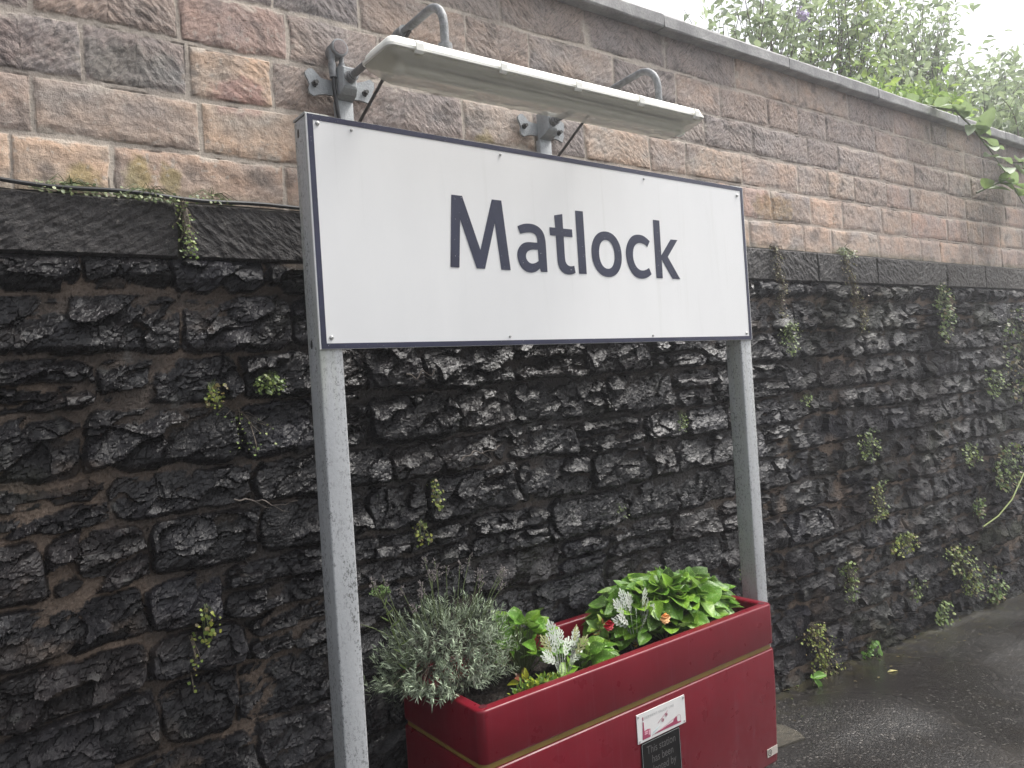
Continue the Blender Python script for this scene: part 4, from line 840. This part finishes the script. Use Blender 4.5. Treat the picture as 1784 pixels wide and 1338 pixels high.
wallplant(4.13, 4.28, -.02, -.16, 42, .030, [(.10, .24, .03), (.14, .28, .04)], 'clump of larger round green leaves at the wall foot beyond the mat')
wallplant(5.78, 6.08, -.05, -.20, 60, .028, LG+DG, 'green weeds in the corner of wall and ground at far right')
wallplant(6.0, 6.6, .90, .55, 190, .028, DG+LG, 'dark green creeper at the right picture edge')
wallplant(5.55, 5.95, .12, -.12, 50, .022, DG, 'scattered dark seedlings between the slanting band and far corner')
wallplant(6.3, 7.0, 1.9, 1.1, 240, .030, DG+[(.12, .10, .06)], 'dull green creeper spread over the farthest rubble')
B = Batch(); rs = empty('broad_seedling', (3.54, 2.25, -.12), 'seedling with three broad drooping leaves at the wall foot beside the planter', 'plant')
for d, L in (((.8, -.35, .15), .085), ((-.55, -.3, .35), .06), ((.15, -.5, -.75), .085)):
    tv, tf = T_BIG[0]; B.add(tv*np.array([L, L*.5, L]), tf, basis(d, (0, -.6, .8)), np.array([3.54, 2.27, -.045]), jit((.14, .30, .04), .1))
B.build('foliage', M['leaf'], rs); MB().tube([(3.545, 2.29, -.13), (3.54, 2.27, -.045)], .003, 5).build('stem', M['stem'], rs)
tag(MB().tube([(5.72, 2.29, .38), (5.9, 2.26, .43), (6.1, 2.24, .52), (6.35, 2.25, .66), (6.6, 2.28, .75)], .005, 6).build('bramble_stem', simple('yellow green stem', (.2, .25, .06), .5), None, True), 'long yellow green bramble stem arching across the far rubble', 'stem')
B = Batch(); B.add(leaf_t(5, 3, 'lance', .1, .2)[0]*np.array([.075, .024, .05]), leaf_t(5, 3, 'lance')[1], basis((.9, -.25, 0), (0, 0, 1)), np.array([3.96, 2.10, float(gz(4.0, 2.1))+.008]), (.62, .55, .22)); tag(B.build('fallen_leaf', M['leaf']), 'single pale yellow leaf lying on the wet ground', 'leaf')
# roots
for pts, lb in (([(1.49, 1.30), (1.55, 1.325), (1.60, 1.318), (1.66, 1.335), (1.72, 1.33)], 'dry forked root on the dark rubble under the board centre'), ([(1.30, 1.62), (1.335, 1.60), (1.36, 1.625), (1.40, 1.61), (1.42, 1.63)], 'curly dry root right below the board near the left post'), ([(.70, 1.27), (.78, 1.255), (.83, 1.23), (.90, 1.24)], 'thin dry root left of the left post')):
    mb = MB(); P3 = []
    for i in range(len(pts)-1):
        for k in range(5):
            t = k/5; x = pts[i][0]*(1-t)+pts[i+1][0]*t; z = pts[i][1]*(1-t)+pts[i+1][1]*t+.004*math.sin(x*130); P3.append((x, surf_y(x, z)-.003, z))
    mb.tube(P3, [.0028*(1-.6*i/len(P3)) for i in range(len(P3))], 5)
    for j in (4, 9): q = P3[min(j, len(P3)-2)]; mb.tube([q, (q[0]+.025, q[1]-.006, q[2]-.02), (q[0]+.05, q[1]+.002, q[2]-.028)], [.0018, .0012, .0006], 4)
    tag(mb.build('root', M['root'], None, True), lb, 'root', 'dry roots clinging to the rubble')
# ------------------------------------------------------------------ shrubs behind and over the wall
def shrub(base, spots, n_br, leaves, size, cols, label, name='shrub', droop=.25, group='shrubs growing behind the wall', aspect=.36, flower=None):
    """branches fan from the base to points spread through the listed crown lobes (x, y, z, rx, ry, rz)"""
    root = empty(name, base, label, 'shrub', group); B = Batch(); tr = MB(); base = np.array(base, float); wts = np.array([s[3]*s[5] for s in spots]); wts = wts/wts.sum()
    for i in range(n_br):
        s = spots[RNG.choice(len(spots), p=wts)]; d = unit(RNG.normal(size=3)); e = np.array(s[:3])+d*np.array(s[3:])*(.45+.6*RNG.random()**.7)
        f0 = .3*RNG.random(); st = base+(np.array(s[:3])-base)*f0+RNG.normal(size=3)*np.array([.4, .15, .05]); mid = (st+e)/2+np.array([0, 0, .15])*RNG.random()+RNG.normal(size=3)*.06
        P = [tuple((1-t)**2*st+2*t*(1-t)*mid+t*t*e) for t in np.linspace(0, 1, 7)]
        tr.tube(P, list(np.linspace(.007, .0015, 7)), 5, False)
        nl = leaves
        for k in range(nl):
            t = .40+.60*(k+.5)/nl; p = (1-t)**2*st+2*t*(1-t)*mid+t*t*e; tan_ = unit(2*(1-t)*(mid-st)+2*t*(e-mid)); a_ = (k//2)*1.57+(k % 2)*3.14+RNG.normal()*.4
            sd_ = unit(np.cross(tan_, [math.cos(a_), math.sin(a_), .2])); ld = unit(tan_*.3+sd_*.9+RNG.normal(size=3)*.45+np.array([0, 0, -droop])); L = size*(.55+.7*RNG.random())
            off = RNG.normal(size=3)*.07; tv, tf = T_LAN[RNG.integers(3)]
            B.add(tv*np.array([L, L*aspect*1.25, L]), tf, basis(ld, unit(np.array([0, -.25, 1])+RNG.normal(size=3)*.5)), p+off, jit(cols[RNG.integers(len(cols))], .3))
    B.build('foliage', M['bush'], root); tr.build('branches', M['twig'], root)
    if flower:
        mb = MB()
        for fx, fy, fz in flower:
            for k in range(70):
                t = RNG.random(); q = np.array([fx+.13*t, fy, fz+.02-.03*t])+RNG.normal(size=3)*.022*(1-.7*t); mb.tube([tuple(q), tuple(q+RNG.normal(size=3)*.01)], [.009, .004], 5)
        mb.build('flower_spike', M['petalpurple'], root)
S1 = [(.36, .42, .29), (.42, .49, .33), (.28, .33, .24)]; S2 = [(.38, .50, .18), (.30, .40, .18), (.46, .55, .22)]; S3 = [(.24, .30, .20), (.29, .35, .23)]
shrub((4.7, 3.3, 2.75), [(4.3, 3.05, 3.50, .35, .2, .2), (4.1, 3.0, 3.85, .3, .2, .2), (4.75, 3.2, 4.0, .5, .3, .5), (5.2, 3.2, 4.5, .55, .3, .5), (4.9, 3.0, 3.5, .4, .2, .3)], 60, 22, .080, S1, 'thin buddleia with a purple flower spike, leftmost behind the wall', flower=[(5.02, 3.0, 4.06)], aspect=.42)
shrub((5.8, 3.4, 2.75), [(5.5, 3.0, 3.65, .5, .3, .35), (5.9, 3.2, 4.25, .6, .35, .5), (6.4, 3.3, 4.8, .7, .4, .6), (6.2, 3.0, 3.7, .5, .3, .4)], 115, 22, .080, S1+S2, 'tall grey green shrub behind the middle of the coping', aspect=.42)
shrub((7.0, 3.3, 2.75), [(6.7, 3.1, 3.75, .6, .3, .4), (7.2, 3.3, 4.4, .8, .4, .6), (7.9, 3.4, 5.0, .7, .4, .7), (8.0, 3.2, 4.0, .7, .4, .5)], 140, 24, .085, S1+S3, 'dense shrub behind the far coping', aspect=.42)
shrub((8.9, 3.3, 2.8), [(8.6, 3.0, 3.9, .8, .4, .5), (9.2, 3.3, 4.5, .8, .5, .45), (10.2, 3.4, 4.5, 1.0, .5, .5), (11.5, 3.4, 4.6, 1.0, .5, .6)], 230, 30, .095, S3+S1, 'dark shrub farthest right behind the wall', aspect=.42)
shrub((5.7, 2.9, 3.2), [(5.55, 2.65, 3.36, .55, .14, .10), (6.1, 2.6, 3.40, .5, .16, .14)], 60, 18, .080, [(.26, .40, .08), (.34, .46, .10), (.20, .32, .08)], 'bright green leafy growth spilling onto the coping', droop=.1, aspect=.42)
shrub((7.4, 2.8, 3.25), [(7.0, 2.45, 3.42, .6, .2, .25), (7.6, 2.3, 3.2, .5, .12, .28), (8.3, 2.25, 3.1, .7, .16, .4), (9.5, 2.22, 2.9, .9, .2, .6)], 230, 26, .080, S3+S1, 'dark creeper mass hanging over the far top of the wall', droop=.6, aspect=.42)
# hanging branches with paired leaflets in front of the wall
def spray(pts, label, n, L0, col):
    root = empty('overhanging_branch', pts[0], label, 'branch', 'leafy branches hanging over the wall'); P = [np.array(p, float) for p in pts]; MB().tube([tuple(p) for p in P], list(np.linspace(.008, .003, len(P))), 6).build('stem', M['stem'], root, True)
    B = Batch(); seg = len(P)-1
    for k in range(n):
        t = (k+.5)/n*seg; i = min(int(t), seg-1); f = t-i; p = P[i]*(1-f)+P[i+1]*f; tan_ = unit(P[i+1]-P[i])
        for s in (-1, 1):
            ld = unit(tan_*.35+np.array([s*.8, -.3, .12+RNG.normal()*.2])+RNG.normal(size=3)*.15); tv, tf = T_BIG[RNG.integers(3)]; L = L0*(.8+.4*RNG.random())
            B.add(tv*np.array([L, L*.46, L*.6]), tf, basis(ld, (0, -.45, .9)), p, jit(col, .15))
    B.build('foliage', M['bush'], root)
spray([(5.25, 2.45, 3.30), (5.5, 2.2, 3.19), (5.71, 2.2, 3.13), (5.95, 2.18, 2.99), (6.2, 2.18, 2.86)], 'branch with big pale oval leaves hanging over the coping', 9, .20, (.22, .30, .16))
spray([(6.9, 2.5, 3.1), (6.75, 2.25, 3.02), (6.62, 2.2, 2.90), (6.7, 2.18, 2.76)], 'lower right branch with pale oval leaves against the far wall', 5, .19, (.22, .30, .16))
spray([(6.0, 2.3, 2.72), (6.12, 2.2, 2.78), (6.3, 2.18, 2.79), (6.5, 2.18, 2.66)], 'small leafy branch below the big pale one', 4, .17, (.20, .31, .10))
# ------------------------------------------------------------------ litter along the wall foot
B = Batch()
for k in range(150):
    x = 3.0+4.2*RNG.random()**1.3; y = 2.34-.30*RNG.random()**2.2; L = .010+.016*RNG.random(); tv, tf = T_SM[0] if k % 2 else T_LAN[0]
    B.add(tv*np.array([L, L*.55, L*.5]), tf, basis((RNG.normal(), RNG.normal(), .1), (0, 0, 1)), np.array([x, y, float(gz(x, y))+.012]), jit([(.10, .07, .03), (.07, .09, .03), (.16, .13, .05), (.05, .035, .02)][RNG.integers(4)], .3))
tag(B.build('leaf_litter', M['leaf']), 'scattered small dead leaves and crumbs along the foot of the wall', kind='stuff')
# ------------------------------------------------------------------ thin air volume added to imitate lens glare
hz = bpy.data.materials.new('veil_scatter'); hz.use_nodes = True; t_ = hz.node_tree; t_.nodes.clear()
ho = t_.nodes.new('ShaderNodeOutputMaterial'); hp = t_.nodes.new('ShaderNodeVolumePrincipled'); hp.inputs['Density'].default_value = .010; hp.inputs['Color'].default_value = (.95, .96, 1, 1); hp.inputs['Anisotropy'].default_value = .6
t_.links.new(hp.outputs[0], ho.inputs['Volume'])
tag(MB().box(-30, 60, -30, 60, -4, 8).build('glare_veil', hz), 'thin even veil in the air added to imitate lens glare', kind='stuff')
